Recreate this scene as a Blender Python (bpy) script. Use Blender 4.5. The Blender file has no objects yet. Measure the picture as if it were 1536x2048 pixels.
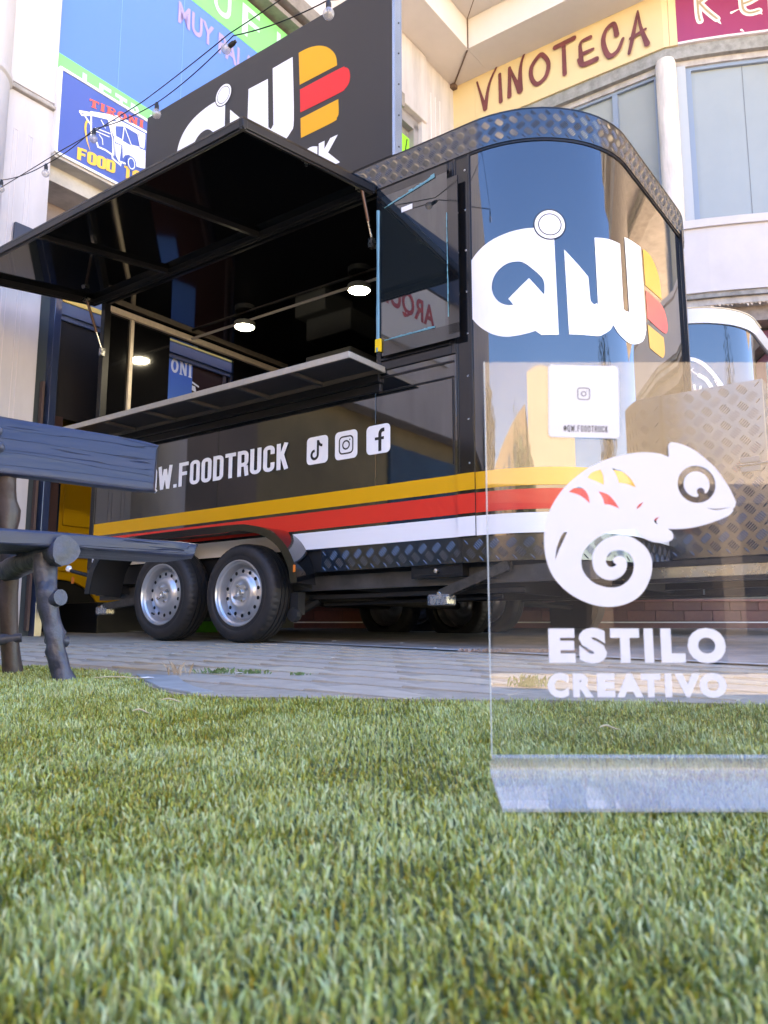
import bpy, bmesh, math, random
import numpy as np
from mathutils import Vector, Matrix
from mathutils.geometry import tessellate_polygon
R_ = math.radians
random.seed(7); RNG = np.random.default_rng(7)
SC = bpy.context.scene
COL = SC.collection

# ------------------------------------------------------------------ camera, sky, sun, exposure
ZC = .2
SL = .034                                   # the paving rises gently towards the buildings
cam_d = bpy.data.cameras.new('camera'); cam = bpy.data.objects.new('camera', cam_d); COL.objects.link(cam)
cam_d.sensor_fit = 'HORIZONTAL'; cam_d.sensor_width = 36; cam_d.lens = 36*1620/1536
cam_d.clip_start = .02; cam_d.clip_end = 400
cam.location = (0, 0, ZC); cam.rotation_euler = (R_(90)+math.atan(251/1620), 0, 0)
cam_d.dof.use_dof = True; cam_d.dof.focus_distance = 3.4; cam_d.dof.aperture_fstop = 13
SC.camera = cam
SUN_EL, SUN_AZ = 54, -14                    # sun stands behind the shop buildings
w = bpy.data.worlds.new('World'); SC.world = w; w.use_nodes = True
nt = w.node_tree; bg = nt.nodes['Background']
sky = nt.nodes.new('ShaderNodeTexSky'); sky.sky_type = 'NISHITA'; sky.sun_disc = False
sky.sun_elevation = R_(SUN_EL); sky.sun_rotation = R_(SUN_AZ); sky.air_density = 1.0; sky.dust_density = .3; sky.ozone_density = 2.5
hs = nt.nodes.new('ShaderNodeHueSaturation'); hs.inputs['Saturation'].default_value = 1.30; hs.inputs['Hue'].default_value = .513; nt.links.new(sky.outputs[0], hs.inputs['Color']); nt.links.new(hs.outputs[0], bg.inputs[0]); bg.inputs[1].default_value = .09
sd = Vector((math.sin(R_(SUN_AZ))*math.cos(R_(SUN_EL)), math.cos(R_(SUN_AZ))*math.cos(R_(SUN_EL)), math.sin(R_(SUN_EL))))
ld = bpy.data.lights.new('sun', 'SUN'); ld.energy = 5.0; ld.angle = R_(.5); ld.color = (1, .95, .88)
lo = bpy.data.objects.new('sun', ld); COL.objects.link(lo); lo.rotation_euler = sd.to_track_quat('Z', 'Y').to_euler(); lo.location = (0, 20, 40)
SC.view_settings.view_transform = 'Standard'; SC.view_settings.look = 'None'; SC.view_settings.exposure = 4.05; SC.view_settings.gamma = 1
SC.view_settings.use_curve_mapping = False
SC.view_settings.use_white_balance = True; SC.view_settings.white_balance_temperature = 9600; SC.view_settings.white_balance_tint = 15
SC.render.engine = 'CYCLES'
SC.cycles.use_denoising = True; SC.cycles.max_bounces = 10; SC.cycles.transparent_max_bounces = 16; SC.cycles.glossy_bounces = 6
SC.cycles.sample_clamp_indirect = 6

# ------------------------------------------------------------------ materials
MATS = {}
def P(name, col, rough=.5, metal=0., ior=1.45, noise=None, bump=None, emit=None, emis=0, var=None, coat=0, aniso=None, stretch=(1, 1, 1)):
    """principled material; noise=(scale, amount) mottles colour, bump=(scale, strength, distance), var=per-object brightness"""
    if name in MATS: return MATS[name]
    m = bpy.data.materials.new(name); m.use_nodes = True; MATS[name] = m
    n = m.node_tree.nodes; l = m.node_tree.links; b = n['Principled BSDF']
    b.inputs['Base Color'].default_value = (*col, 1); b.inputs['Roughness'].default_value = rough
    b.inputs['Metallic'].default_value = metal; b.inputs['IOR'].default_value = ior; b.inputs['Coat Weight'].default_value = coat
    src = None
    if noise or bump:
        tc = n.new('ShaderNodeTexCoord'); mp = n.new('ShaderNodeMapping'); mp.inputs['Scale'].default_value = stretch
        l.new(tc.outputs['Object'], mp.inputs[0])
    if noise:
        t = n.new('ShaderNodeTexNoise'); t.inputs['Scale'].default_value = noise[0]; t.inputs['Detail'].default_value = 6
        t.inputs['Roughness'].default_value = .65
        l.new(mp.outputs[0], t.inputs[0])
        r = n.new('ShaderNodeMapRange'); r.inputs[1].default_value = .3; r.inputs[2].default_value = .7
        r.inputs[3].default_value = 1-noise[1]; r.inputs[4].default_value = 1+noise[1]*.5
        l.new(t.outputs[0], r.inputs[0])
        h = n.new('ShaderNodeVectorMath'); h.operation = 'SCALE'; h.inputs[0].default_value = col
        l.new(r.outputs[0], h.inputs['Scale']); src = h.outputs[0]
        if len(noise) > 2:
            rr = n.new('ShaderNodeMapRange'); rr.inputs[1].default_value = .35; rr.inputs[2].default_value = .65
            rr.inputs[3].default_value = rough-noise[2]; rr.inputs[4].default_value = rough+noise[2]
            l.new(t.outputs[0], rr.inputs[0]); l.new(rr.outputs[0], b.inputs['Roughness'])
    if var:
        oi = n.new('ShaderNodeObjectInfo'); r2 = n.new('ShaderNodeMapRange'); r2.inputs[3].default_value = 1-var; r2.inputs[4].default_value = 1+var
        l.new(oi.outputs['Random'], r2.inputs[0])
        h2 = n.new('ShaderNodeVectorMath'); h2.operation = 'SCALE'
        if src: l.new(src, h2.inputs[0])
        else: h2.inputs[0].default_value = col
        l.new(r2.outputs[0], h2.inputs['Scale']); src = h2.outputs[0]
    if src: l.new(src, b.inputs['Base Color'])
    if bump:
        t2 = n.new('ShaderNodeTexNoise'); t2.inputs['Scale'].default_value = bump[0]; t2.inputs['Detail'].default_value = 5
        l.new(mp.outputs[0], t2.inputs[0])
        bp = n.new('ShaderNodeBump'); bp.inputs['Strength'].default_value = bump[1]; bp.inputs['Distance'].default_value = bump[2]
        l.new(t2.outputs[0], bp.inputs['Height']); l.new(bp.outputs[0], b.inputs['Normal'])
    if emit: b.inputs['Emission Color'].default_value = (*emit, 1); b.inputs['Emission Strength'].default_value = emis
    return m
def crack(m, scale, width, dark=.25):
    """thin dark splits that run along the stretched noise of material m"""
    n = m.node_tree.nodes; l = m.node_tree.links; b = n['Principled BSDF']; src = b.inputs['Base Color'].links[0].from_socket
    tc = n.new('ShaderNodeTexCoord'); mp = n.new('ShaderNodeMapping'); mp.inputs['Scale'].default_value = scale; t = n.new('ShaderNodeTexNoise'); t.inputs['Scale'].default_value = 1; t.inputs['Detail'].default_value = 3
    l.new(tc.outputs['Object'], mp.inputs[0]); l.new(mp.outputs[0], t.inputs[0])
    a = n.new('ShaderNodeMath'); a.operation = 'SUBTRACT'; a.inputs[1].default_value = .5; l.new(t.outputs[0], a.inputs[0])
    c = n.new('ShaderNodeMath'); c.operation = 'ABSOLUTE'; l.new(a.outputs[0], c.inputs[0])
    r = n.new('ShaderNodeMapRange'); r.inputs[1].default_value = 0; r.inputs[2].default_value = width; r.inputs[3].default_value = dark; r.inputs[4].default_value = 1; l.new(c.outputs[0], r.inputs[0])
    h = n.new('ShaderNodeVectorMath'); h.operation = 'SCALE'; l.new(src, h.inputs[0]); l.new(r.outputs[0], h.inputs['Scale']); l.new(h.outputs[0], b.inputs['Base Color'])
    bp = n.new('ShaderNodeBump'); bp.inputs['Strength'].default_value = .8; bp.inputs['Distance'].default_value = .006; l.new(r.outputs[0], bp.inputs['Height'])
    if b.inputs['Normal'].links: l.new(b.inputs['Normal'].links[0].from_socket, bp.inputs['Normal'])
    l.new(bp.outputs[0], b.inputs['Normal'])
def thin_glass(name, tint=(1, 1, 1), ior=1.75, rough=.0, haze=0., hazecol=(.8, .85, .95)):
    if name in MATS: return MATS[name]
    m = bpy.data.materials.new(name); m.use_nodes = True; MATS[name] = m
    n = m.node_tree.nodes; l = m.node_tree.links; n.remove(n['Principled BSDF']); out = n['Material Output']
    tr = n.new('ShaderNodeBsdfTransparent'); tr.inputs[0].default_value = (*tint, 1)
    gl = n.new('ShaderNodeBsdfGlossy'); gl.inputs['Roughness'].default_value = rough
    fr = n.new('ShaderNodeFresnel'); fr.inputs[0].default_value = ior
    ge = n.new('ShaderNodeNewGeometry'); inv = n.new('ShaderNodeMath'); inv.operation = 'SUBTRACT'; inv.inputs[0].default_value = 1
    mu = n.new('ShaderNodeMath'); mu.operation = 'MULTIPLY'
    l.new(ge.outputs['Backfacing'], inv.inputs[1]); l.new(fr.outputs[0], mu.inputs[0]); l.new(inv.outputs[0], mu.inputs[1])
    mx = n.new('ShaderNodeMixShader'); l.new(mu.outputs[0], mx.inputs[0]); l.new(gl.outputs[0], mx.inputs[2])
    if haze:
        df = n.new('ShaderNodeBsdfDiffuse'); df.inputs[0].default_value = (*hazecol, 1)
        m2 = n.new('ShaderNodeMixShader'); m2.inputs[0].default_value = haze
        l.new(tr.outputs[0], m2.inputs[1]); l.new(df.outputs[0], m2.inputs[2]); l.new(m2.outputs[0], mx.inputs[1])
    else: l.new(tr.outputs[0], mx.inputs[1])
    l.new(mx.outputs[0], out.inputs[0]); return m

GLOSS = P('black_gloss_panel', (.006, .0065, .008), .03, ior=2.0, bump=(1.3, .12, .004))
GLOSS_IN = P('black_gloss_lining', (.004, .004, .005), .07, ior=1.65)
BLK = P('black_powder_coat', (.010, .010, .012), .32, noise=(30, .3))
BLKM = P('black_matt', (.012, .012, .013), .6)
TREAD = P('black_tread_plate', (.008, .009, .011), .18, ior=1.9)
BARM = P('highlit_tread_bar', (.045, .048, .056), .24, ior=2.1)  # lighter colour stands in for bright highlights along the bars
VWHITE = P('white_vinyl', (.80, .80, .82), .3)
VYEL = P('yellow_vinyl', (.72, .345, .006), .35)
VRED = P('red_vinyl', (.75, .035, .02), .28)
ALU = P('brushed_aluminium', (.62, .60, .56), .32, 1., noise=(40, .1))
STEEL = P('galvanised_steel', (.55, .55, .54), .28, 1., noise=(60, .25, .08))
RIM = P('silver_wheel_paint', (.50, .51, .53), .3, .75)
RUBBER = P('tyre_rubber', (.018, .017, .018), .55, noise=(25, .3), bump=(90, .2, .002))
DARK = P('deep_black', (.004, .004, .004), .8)
GREYPL = P('grey_panel', (.09, .095, .10), .4)

# ------------------------------------------------------------------ geometry helpers
A_ = R_(53.6)
O_ = Vector((-.87111, 4.81599, 0))
FR = Matrix.Translation(O_) @ Matrix.Rotation(A_, 4, 'Z')      # trailer frame: x = across (t), y = along (s), z up
ID = Matrix.Identity(4)
def gz(x, y): return SL*y
def wpt(t, s, z): return FR @ Vector((t, s, z))
def gloc(t, s): p = wpt(t, s, 0); return gz(p.x, p.y)

class Thing:
    def __init__(s, name, label, cat, base=(0, 0, 0), frame=FR, group=None):
        s.frame = frame; s.base = Vector(base)
        o = bpy.data.objects.new(name, None); COL.objects.link(o); s.o = o
        o.matrix_world = frame @ Matrix.Translation(s.base); o.empty_display_size = .1
        o['label'] = label; o['category'] = cat
        if group: o['group'] = group
class G:
    def __init__(s): s.v = []; s.f = []
    def add(s, vs, fs):
        k = len(s.v); s.v += [tuple(v) for v in vs]; s.f += [tuple(i+k for i in f) for f in fs]; return s
    def box(s, a, b):
        x0, y0, z0 = [min(p, q) for p, q in zip(a, b)]; x1, y1, z1 = [max(p, q) for p, q in zip(a, b)]
        return s.add([(x0, y0, z0), (x1, y0, z0), (x1, y1, z0), (x0, y1, z0), (x0, y0, z1), (x1, y0, z1), (x1, y1, z1), (x0, y1, z1)],
                     [(0, 3, 2, 1), (4, 5, 6, 7), (0, 1, 5, 4), (1, 2, 6, 5), (2, 3, 7, 6), (3, 0, 4, 7)])
    def obox(s, p0, p1, w, h, up=(0, 0, 1)):
        """beam from p0 to p1, w wide, h high, centred"""
        p0 = Vector(p0); p1 = Vector(p1); d = (p1-p0).normalized(); up = Vector(up); side = d.cross(up).normalized(); u = side.cross(d).normalized()
        vs = []
        for p in (p0, p1):
            for a, b in ((-1, -1), (1, -1), (1, 1), (-1, 1)): vs.append(p+side*a*w/2+u*b*h/2)
        return s.add(vs, [(3, 2, 1, 0), (4, 5, 6, 7), (0, 1, 5, 4), (1, 2, 6, 5), (2, 3, 7, 6), (3, 0, 4, 7)])
    def prism(s, poly, fn0, fn1):
        """polygon poly (2d) mapped by fn0 and fn1 to the two caps"""
        n = len(poly); vs = [fn0(*p) for p in poly]+[fn1(*p) for p in poly]
        tr = tessellate_polygon([[Vector((p[0], p[1], 0)) for p in poly]])
        fs = [tuple(t) for t in tr]+[tuple(i+n for i in reversed(t)) for t in tr]
        fs += [(i, (i+1) % n, (i+1) % n+n, i+n) for i in range(n)]
        return s.add(vs, fs)
    def tube(s, pts, rad, seg=10, cap=True):
        pts = [Vector(p) for p in pts]; n = len(pts)
        if not hasattr(rad, '__len__'): rad = [rad]*n
        vs = []; up = None
        for i, p in enumerate(pts):
            d = (pts[min(i+1, n-1)]-pts[max(i-1, 0)]).normalized()
            if up is None: up = Vector((0, 0, 1)) if abs(d.z) < .9 else Vector((1, 0, 0))
            a = d.cross(up).normalized(); b = a.cross(d).normalized(); up = b
            for k in range(seg):
                th = 2*math.pi*k/seg; vs.append(p+(a*math.cos(th)+b*math.sin(th))*rad[i])
        fs = [(i*seg+k, i*seg+(k+1) % seg, (i+1)*seg+(k+1) % seg, (i+1)*seg+k) for i in range(n-1) for k in range(seg)]
        if cap: fs += [tuple(range(seg-1, -1, -1)), tuple((n-1)*seg+k for k in range(seg))]
        return s.add(vs, fs)
    def lathe(s, prof, c, ax, seg=32, cap=False):
        """prof: list of (radius, height along ax) from c"""
        ax = Vector(ax).normalized(); c = Vector(c); a = ax.orthogonal().normalized(); b = ax.cross(a)
        vs = []
        for r, h in prof:
            for k in range(seg):
                th = 2*math.pi*k/seg; vs.append(c+ax*h+(a*math.cos(th)+b*math.sin(th))*r)
        n = len(prof)
        fs = [(i*seg+k, i*seg+(k+1) % seg, (i+1)*seg+(k+1) % seg, (i+1)*seg+k) for i in range(n-1) for k in range(seg)]
        if cap: fs += [tuple(range(seg-1, -1, -1)), tuple((n-1)*seg+k for k in range(seg))]
        return s.add(vs, fs)
    def grid(s, fn, us, vs_):
        n = len(vs_)
        return s.add([fn(u, v) for u in us for v in vs_], [(i*n+j, (i+1)*n+j, (i+1)*n+j+1, i*n+j+1) for i in range(len(us)-1) for j in range(n-1)])
    def flat(s, vf, fn):
        """2d verts/faces mapped by fn(x, y, layer)"""
        v, f = vf
        return s.add([fn(*p) for p in v], f)
    def build(s, name, mat, par=None, smooth=False, bevel=0, label=None, cat=None, group=None, kind=None, frame=None, base=None, recalc=True, world=False):
        if par is not None and isinstance(par, Thing): b = par.base; po = par.o
        else: b = Vector((0, 0, 0)); po = par
        if base is not None: b = Vector(base)
        me = bpy.data.meshes.new(name)
        me.from_pydata([Vector(v)-b for v in s.v], [], s.f)
        if recalc:
            bm = bmesh.new(); bm.from_mesh(me); bmesh.ops.recalc_face_normals(bm, faces=bm.faces); bm.to_mesh(me); bm.free()
        me.materials.append(mat)
        if smooth:
            me.polygons.foreach_set('use_smooth', [True]*len(me.polygons))
            try: me.set_sharp_from_angle(angle=R_(smooth if smooth > 1 else 40))
            except Exception: pass
        o = bpy.data.objects.new(name, me); COL.objects.link(o)
        if po is not None: o.parent = po
        elif frame is not None: o.matrix_world = frame @ Matrix.Translation(b)
        else: o.location = b
        if bevel:
            m = o.modifiers.new('edge', 'BEVEL'); m.width = bevel; m.segments = 2; m.limit_method = 'ANGLE'; m.angle_limit = R_(35)
        if label: o['label'] = label
        if cat: o['category'] = cat
        if group: o['group'] = group
        if kind: o['kind'] = kind
        return o
def sub(o, g, name, mat, T, **k):
    """sub-part: mesh given in the thing's own frame, parented to part o (whose origin is the thing's base)"""
    return g.build(name, mat, o, base=T.base, **k)

# ---- flat shapes: letters, logos, line art
def tess(loops):
    L = [[Vector((p[0], p[1], 0)) for p in lp] for lp in loops]
    return [(p.x, p.y) for lp in L for p in lp], [tuple(t) for t in tessellate_polygon(L)]
def spline(pts, n=5, closed=True):
    """points (x, y[, 1 = corner]) rounded by Catmull-Rom between corners"""
    out = []; N = len(pts); c = [len(p) > 2 for p in pts]
    for i in range(N if closed else N-1):
        p1 = pts[i]; p2 = pts[(i+1) % N]; p0 = pts[i-1] if (i > 0 or closed) else p1; p3 = pts[(i+2) % N] if (i+2 < N or closed) else p2
        if c[i]: p0 = p1
        if c[(i+1) % N]: p3 = p2
        for k in range(n):
            t = k/n; o = []
            for d in (0, 1):
                a, b, e, f = p0[d], p1[d], p2[d], p3[d]
                o.append(.5*((2*b)+(-a+e)*t+(2*a-5*b+4*e-f)*t*t+(-a+3*b-3*e+f)*t**3))
            out.append(tuple(o))
            if c[i] and c[(i+1) % N]: break
    if not closed: out.append(tuple(pts[-1][:2]))
    return out
def circ(cx, cy, r, n=40, ry=None): return [(cx+r*math.cos(2*math.pi*k/n), cy+(ry or r)*math.sin(2*math.pi*k/n)) for k in range(n)]
def ribbon(pts, wd, layer=0, round_=True):
    """stroke of width wd (or list) along pts with mitred joints -> verts (x, y, layer), faces"""
    n = len(pts)
    if not hasattr(wd, '__len__'): wd = [wd]*n
    closed = n > 2 and abs(pts[0][0]-pts[-1][0])+abs(pts[0][1]-pts[-1][1]) < 1e-6
    V = []; F = []
    for i in range(n):
        a = Vector(pts[i-1 if i else (-2 if closed else 0)]); b = Vector(pts[i]); c = Vector(pts[i+1 if i < n-1 else (1 if closed else n-1)])
        d1 = (b-a) if (b-a).length > 1e-9 else (c-b); d2 = (c-b) if (c-b).length > 1e-9 else (b-a)
        d1 = d1.normalized(); d2 = d2.normalized(); n1 = Vector((-d1.y, d1.x)); n2 = Vector((-d2.y, d2.x)); m = (n1+n2)
        m = m.normalized() if m.length > 1e-6 else n1
        k = min(1/max(m.dot(n1), .3), 2.2)*wd[i]/2
        V += [(b.x+m.x*k, b.y+m.y*k, layer), (b.x-m.x*k, b.y-m.y*k, layer)]
    F = [(2*i, 2*i+1, 2*i+3, 2*i+2) for i in range(n-1)]
    if round_ and not closed:
        for e, j in ((0, 1), (n-1, n-2)):
            c = Vector(pts[e]); d = (c-Vector(pts[j])).normalized(); a0 = math.atan2(d.y, d.x); k0 = len(V)
            m_ = 7
            for q in range(m_+1):
                a = a0-math.pi/2+math.pi*q/m_; V.append((c.x+math.cos(a)*wd[e]/2, c.y+math.sin(a)*wd[e]/2, layer))
            F.append(tuple(range(k0, k0+m_+1)))
    return V, F
def merge(*vfs):
    V = []; F = []
    for v, f in vfs:
        k = len(V); V += list(v); F += [tuple(i+k for i in q) for q in f]
    return V, F
def cutx(vf, xs):
    """cut flat shape by vertical lines so that it can bend round a curved wall"""
    v, f = vf; bm = bmesh.new(); bv = [bm.verts.new((p[0], p[1], (p[2] if len(p) > 2 else 0))) for p in v]
    for q in f:
        try: bm.faces.new([bv[i] for i in q])
        except ValueError: pass
    for x in xs:
        bmesh.ops.bisect_plane(bm, geom=list(bm.verts)+list(bm.edges)+list(bm.faces), plane_co=(x, 0, 0), plane_no=(1, 0, 0), dist=1e-5)
    bm.verts.index_update()
    V = [tuple(p.co) for p in bm.verts]; F = [tuple(p.index for p in q.verts) for q in bm.faces]; bm.free(); return V, F
_tc = {}
def text2(s, bold=0.):
    """outline text in the built-in face -> verts, faces normalised to a unit box; returns (vf, aspect)"""
    cu = bpy.data.curves.new('t', 'FONT'); cu.body = s; cu.offset = bold; cu.size = 1; cu.resolution_u = 4; cu.space_character = 1.0+bold*1.2
    o = bpy.data.objects.new('t', cu); COL.objects.link(o)
    dg = bpy.context.evaluated_depsgraph_get(); me = o.evaluated_get(dg).to_mesh()
    V = [(p.co.x, p.co.y) for p in me.vertices]; F = [tuple(q.vertices) for q in me.polygons]
    bpy.data.objects.remove(o); bpy.data.curves.remove(cu)
    x0 = min(p[0] for p in V); x1 = max(p[0] for p in V); y0 = min(p[1] for p in V); y1 = max(p[1] for p in V)
    return ([((x-x0)/(x1-x0), (y-y0)/(y1-y0)) for x, y in V], F), (x1-x0)/(y1-y0)
def fit(vf, x0, y0, x1, y1): return [(x0+p[0]*(x1-x0), y0+p[1]*(y1-y0)) for p in vf[0]], vf[1]
def arc(cx, cy, rx, ry, a0, a1, n=8): return [(cx+rx*math.cos(R_(a0+(a1-a0)*k/n)), cy+ry*math.sin(R_(a0+(a1-a0)*k/n))) for k in range(n+1)]
def glyph(c, w=.42):
    """condensed sans letters: list of centre-line strokes in a cell w wide, 1 high (stroke weight .15)"""
    h = .075; x0, x1, y0, y1 = h, w-h, h, 1-h; r = .12
    O = [(x0, y0+r)]+arc(x0+r, y0+r, r, r, 180, 270)+arc(x1-r, y0+r, r, r, 270, 360)+arc(x1-r, y1-r, r, r, 0, 90)+arc(x0+r, y1-r, r, r, 90, 180)+[(x0, y0+r)]
    D = [(x0, 0), (x0, 1)]; ym = .5
    return {
        'O': [O], 'Q': [O, [(w*.55, .16), (w*.98, -.06)]], 'C': [[(x1, .34)]+arc(x1-r, y0+r, r, r, 360, 270)+arc(x0+r, y0+r, r, r, 270, 180)+arc(x0+r, y1-r, r, r, 180, 90)+arc(x1-r, y1-r, r, r, 90, 0)+[(x1, .66)]],
        'U': [[(x0, 1)]+arc(x0+r, y0+r, r, r, 180, 270)+arc(x1-r, y0+r, r, r, 270, 360)+[(x1, 1)]],
        'F': [D, [(x0+h, y1), (w, y1)], [(x0+h, .53), (w-.06, .53)]], 'T': [[(w/2, 0), (w/2, 1-2*h)], [(0, y1), (w, y1)]],
        'D': [D, [(x0+h, y1)]+arc(x1-r, y1-r, r, r, 90, 0)+arc(x1-r, y0+r, r, r, 0, -90)+[(x0+h, y0)]],
        'R': [D, [(x0+h, y1)]+arc(x1-r, y1-r, r, r, 90, 0)+arc(x1-r, .45+r, r, r, 0, -90)+[(x0+h, .45)], [(x1-.02, .40), (x1-.005, .2), (x1+.02, 0)]],
        'K': [D, [(x0+h*.9, .42), (x1, 1)], [(w*.45, .57), (x1+.01, 0)]],
        'E': [D, [(x0+h, y1), (w, y1)], [(x0+h, .5), (w-.05, .5)], [(x0+h, y0), (w, y0)]], 'X': [[(x0, 0), (x1, 1)], [(x0, 1), (x1, 0)]],
        'N': [D, [(x0+h*.6, .95), (x1-h*.6, .05)], [(x1, 0), (x1, 1)]], 'I': [[(w/2, 0), (w/2, 1)]],
        '@': [[(w*.75, .35)]+arc(w/2, .5, w*.2, .17, -60, 300, 14), arc(w/2, .48, w*.45, .38, -50, 290, 18)],
        '.': [[(h+.01, 0), (h+.01, .14)]]}[c]
def word(s, wd=.15, w=.42, gap=.07, wide={'W': .62, '.': .17, 'I': .2}):
    x = 0; out = []; k = 0
    for c in s:
        cw = wide.get(c, w)
        if c == 'W':
            st = [[(.06, 1), (.17, 0)], [(.17, .02), (.31, .86)], [(.31, .86), (.45, .02)], [(.45, 0), (.56, 1)]]
        elif c == ' ': st = []
        else: st = glyph(c, cw)
        for q in st:
            out.append(ribbon([(x+a, b) for a, b in q], wd, k*.0002, round_=False)); k += 1
        x += cw+gap
    return merge(*out), x-gap
def fitw(ww, x0, y0, x1, y1):
    (V, F), W = ww; return [(x0+p[0]/W*(x1-x0), y0+p[1]*(y1-y0), p[2] if len(p) > 2 else 0) for p in V], F
CH = {'body': [(0.3157, 0.4108, 1), (0.3195, 0.4145), (0.3314, 0.4119), (0.3438, 0.4059), (0.3559, 0.3961), (0.3664, 0.3856), (0.3751, 0.3726), (0.3821, 0.3598), (0.3868, 0.347, 1), (0.3854, 0.3422, 1), (0.3832, 0.3398, 1), (0.3825, 0.3366), (0.3772, 0.3318), (0.3642, 0.3263), (0.3482, 0.3212), (0.3323, 0.318), (0.3182, 0.3171), (0.3096, 0.3175, 1), (0.3141, 0.3144), (0.3159, 0.3096), (0.3136, 0.3049), (0.3049, 0.3025), (0.2939, 0.3029), (0.2847, 0.307), (0.2788, 0.3128), (0.2762, 0.3171, 1), (0.2601, 0.3164), (0.2475, 0.3144), (0.2363, 0.3096), (0.2251, 0.3018), (0.2169, 0.2916), (0.2144, 0.2806), (0.2161, 0.2712), (0.222, 0.2627), (0.2311, 0.2565), (0.2449, 0.2534), (0.2574, 0.2557), (0.2671, 0.2643), (0.271, 0.2744), (0.2704, 0.2837), (0.2667, 0.29), (0.2607, 0.2934), (0.2544, 0.2939), (0.2473, 0.2923), (0.2425, 0.2876), (0.2411, 0.2814), (0.2436, 0.2767), (0.2482, 0.2756), (0.2522, 0.2783), (0.2495, 0.2806), (0.249, 0.284), (0.2526, 0.2869), (0.2581, 0.2876), (0.2626, 0.2845), (0.2639, 0.2783), (0.262, 0.2712), (0.2563, 0.265), (0.2483, 0.2616), (0.2406, 0.2619), (0.233, 0.2658), (0.2278, 0.2728), (0.2262, 0.2822), (0.2278, 0.2916), (0.2344, 0.301), (0.2441, 0.3073), (0.2567, 0.3104), (0.2692, 0.3085), (0.2783, 0.3033), (0.2858, 0.2963), (0.2907, 0.2853), (0.2908, 0.2728), (0.2871, 0.2604), (0.2803, 0.2488), (0.2706, 0.2403), (0.258, 0.2349), (0.244, 0.2326), (0.2286, 0.2341), (0.2149, 0.2387), (0.2012, 0.2464), (0.1892, 0.2573), (0.181, 0.2697), (0.1761, 0.2853), (0.1745, 0.301), (0.1755, 0.3167), (0.179, 0.331), (0.1858, 0.3454), (0.1957, 0.3598), (0.2088, 0.3726), (0.2251, 0.3847), (0.2413, 0.3929), (0.2575, 0.3985), (0.2735, 0.4018), (0.2895, 0.4031), (0.3053, 0.4015), (0.3156, 0.3977, 1)],
 's1': [(0.2244, 0.3742, 1), (0.2297, 0.3804), (0.2394, 0.3836, 1), (0.2422, 0.3767), (0.2426, 0.3662, 1), (0.2341, 0.3702)],
 's2': [(0.2521, 0.3852, 1), (0.2631, 0.3815), (0.2722, 0.3734), (0.278, 0.363, 1), (0.2687, 0.367), (0.259, 0.3686, 1), (0.2565, 0.3775)],
 's3': [(0.2033, 0.3585, 1), (0.2101, 0.363), (0.2164, 0.3638), (0.2218, 0.3598), (0.2252, 0.3533), (0.226, 0.3457, 1), (0.2161, 0.3542)],
 's4': [(0.236, 0.3594, 1), (0.2461, 0.3558), (0.2537, 0.3477), (0.2583, 0.3398, 1), (0.2488, 0.3438), (0.2422, 0.3447, 1), (0.2404, 0.3517)],
 'l1': [(0.1861, 0.2829, 1), (0.1881, 0.2963), (0.1941, 0.3104), (0.2022, 0.3183, 1), (0.1971, 0.3073), (0.1909, 0.2947)],
 'l2': [(0.2769, 0.339, 1), (0.2795, 0.3438), (0.2852, 0.3473, 1), (0.2814, 0.3422)],
 'l3': [(0.3533, 0.3406, 1), (0.3651, 0.3396), (0.3809, 0.3414, 1), (0.365, 0.3382)],
 'l4': [(0.3024, 0.331, 1), (0.2968, 0.3286), (0.2963, 0.3247), (0.3011, 0.3199, 1), (0.2982, 0.3243), (0.299, 0.3278)]}
VAN = {'roof': [(0.145, 4.593), (0.248, 4.632), (0.524, 4.728)],
 'awn': [(0.141, 4.586), (0.162, 4.569), (0.254, 4.621), (0.405, 4.671), (0.447, 4.684)],
 'post': [(0.193, 4.577), (0.252, 4.527), (0.258, 4.433)],
 'post2': [(0.248, 4.632), (0.26, 4.435)],
 'roofline': [(0.247, 4.641), (0.523, 4.752), (0.806, 4.765)],
 'body': [(0.318, 4.398), (0.331, 4.365), (0.402, 4.374), (0.471, 4.365), (0.478, 4.334), (0.559, 4.311), (0.563, 4.343), (0.606, 4.349)],
 'door': [(0.481, 4.643), (0.497, 4.552), (0.567, 4.555), (0.576, 4.685)],
 'pil1': [(0.41, 4.674), (0.468, 4.512), (0.476, 4.363)],
 'pil2': [(0.481, 4.643), (0.485, 4.486), (0.487, 4.368)],
 'ws': [(0.581, 4.688), (0.66, 4.554), (0.743, 4.577)],
 'wr': [(0.597, 4.697), (0.719, 4.697), (0.753, 4.587)],
 'l1': [(0.346, 4.623), (0.39, 4.574)],
 'l2': [(0.295, 4.522), (0.439, 4.546)],
 'l3': [(0.297, 4.494), (0.431, 4.512)],
 'l4': [(0.334, 4.479), (0.366, 4.457), (0.374, 4.408)],
 'bump': [(0.698, 4.376), (0.77, 4.392), (0.825, 4.414)],
 'fr': [(0.746, 4.517), (0.758, 4.401)]}
VANF = [[(0.416, 4.667), (0.478, 4.687), (0.53, 4.726), (0.802, 4.742), (0.804, 4.707), (0.736, 4.701), (0.597, 4.702), (0.491, 4.649), (0.492, 4.554), (0.476, 4.546), (0.44, 4.611)],
 [(0.492, 4.545), (0.567, 4.55), (0.66, 4.549), (0.738, 4.569), (0.811, 4.581), (0.82, 4.416), (0.709, 4.381), (0.689, 4.437), (0.644, 4.454), (0.601, 4.427), (0.582, 4.387), (0.57, 4.506), (0.5, 4.499)],
 [(0.496, 4.487), (0.559, 4.496), (0.548, 4.325), (0.507, 4.379)],
 [(0.736, 4.701), (0.804, 4.707), (0.799, 4.591), (0.753, 4.587)]]
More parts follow.
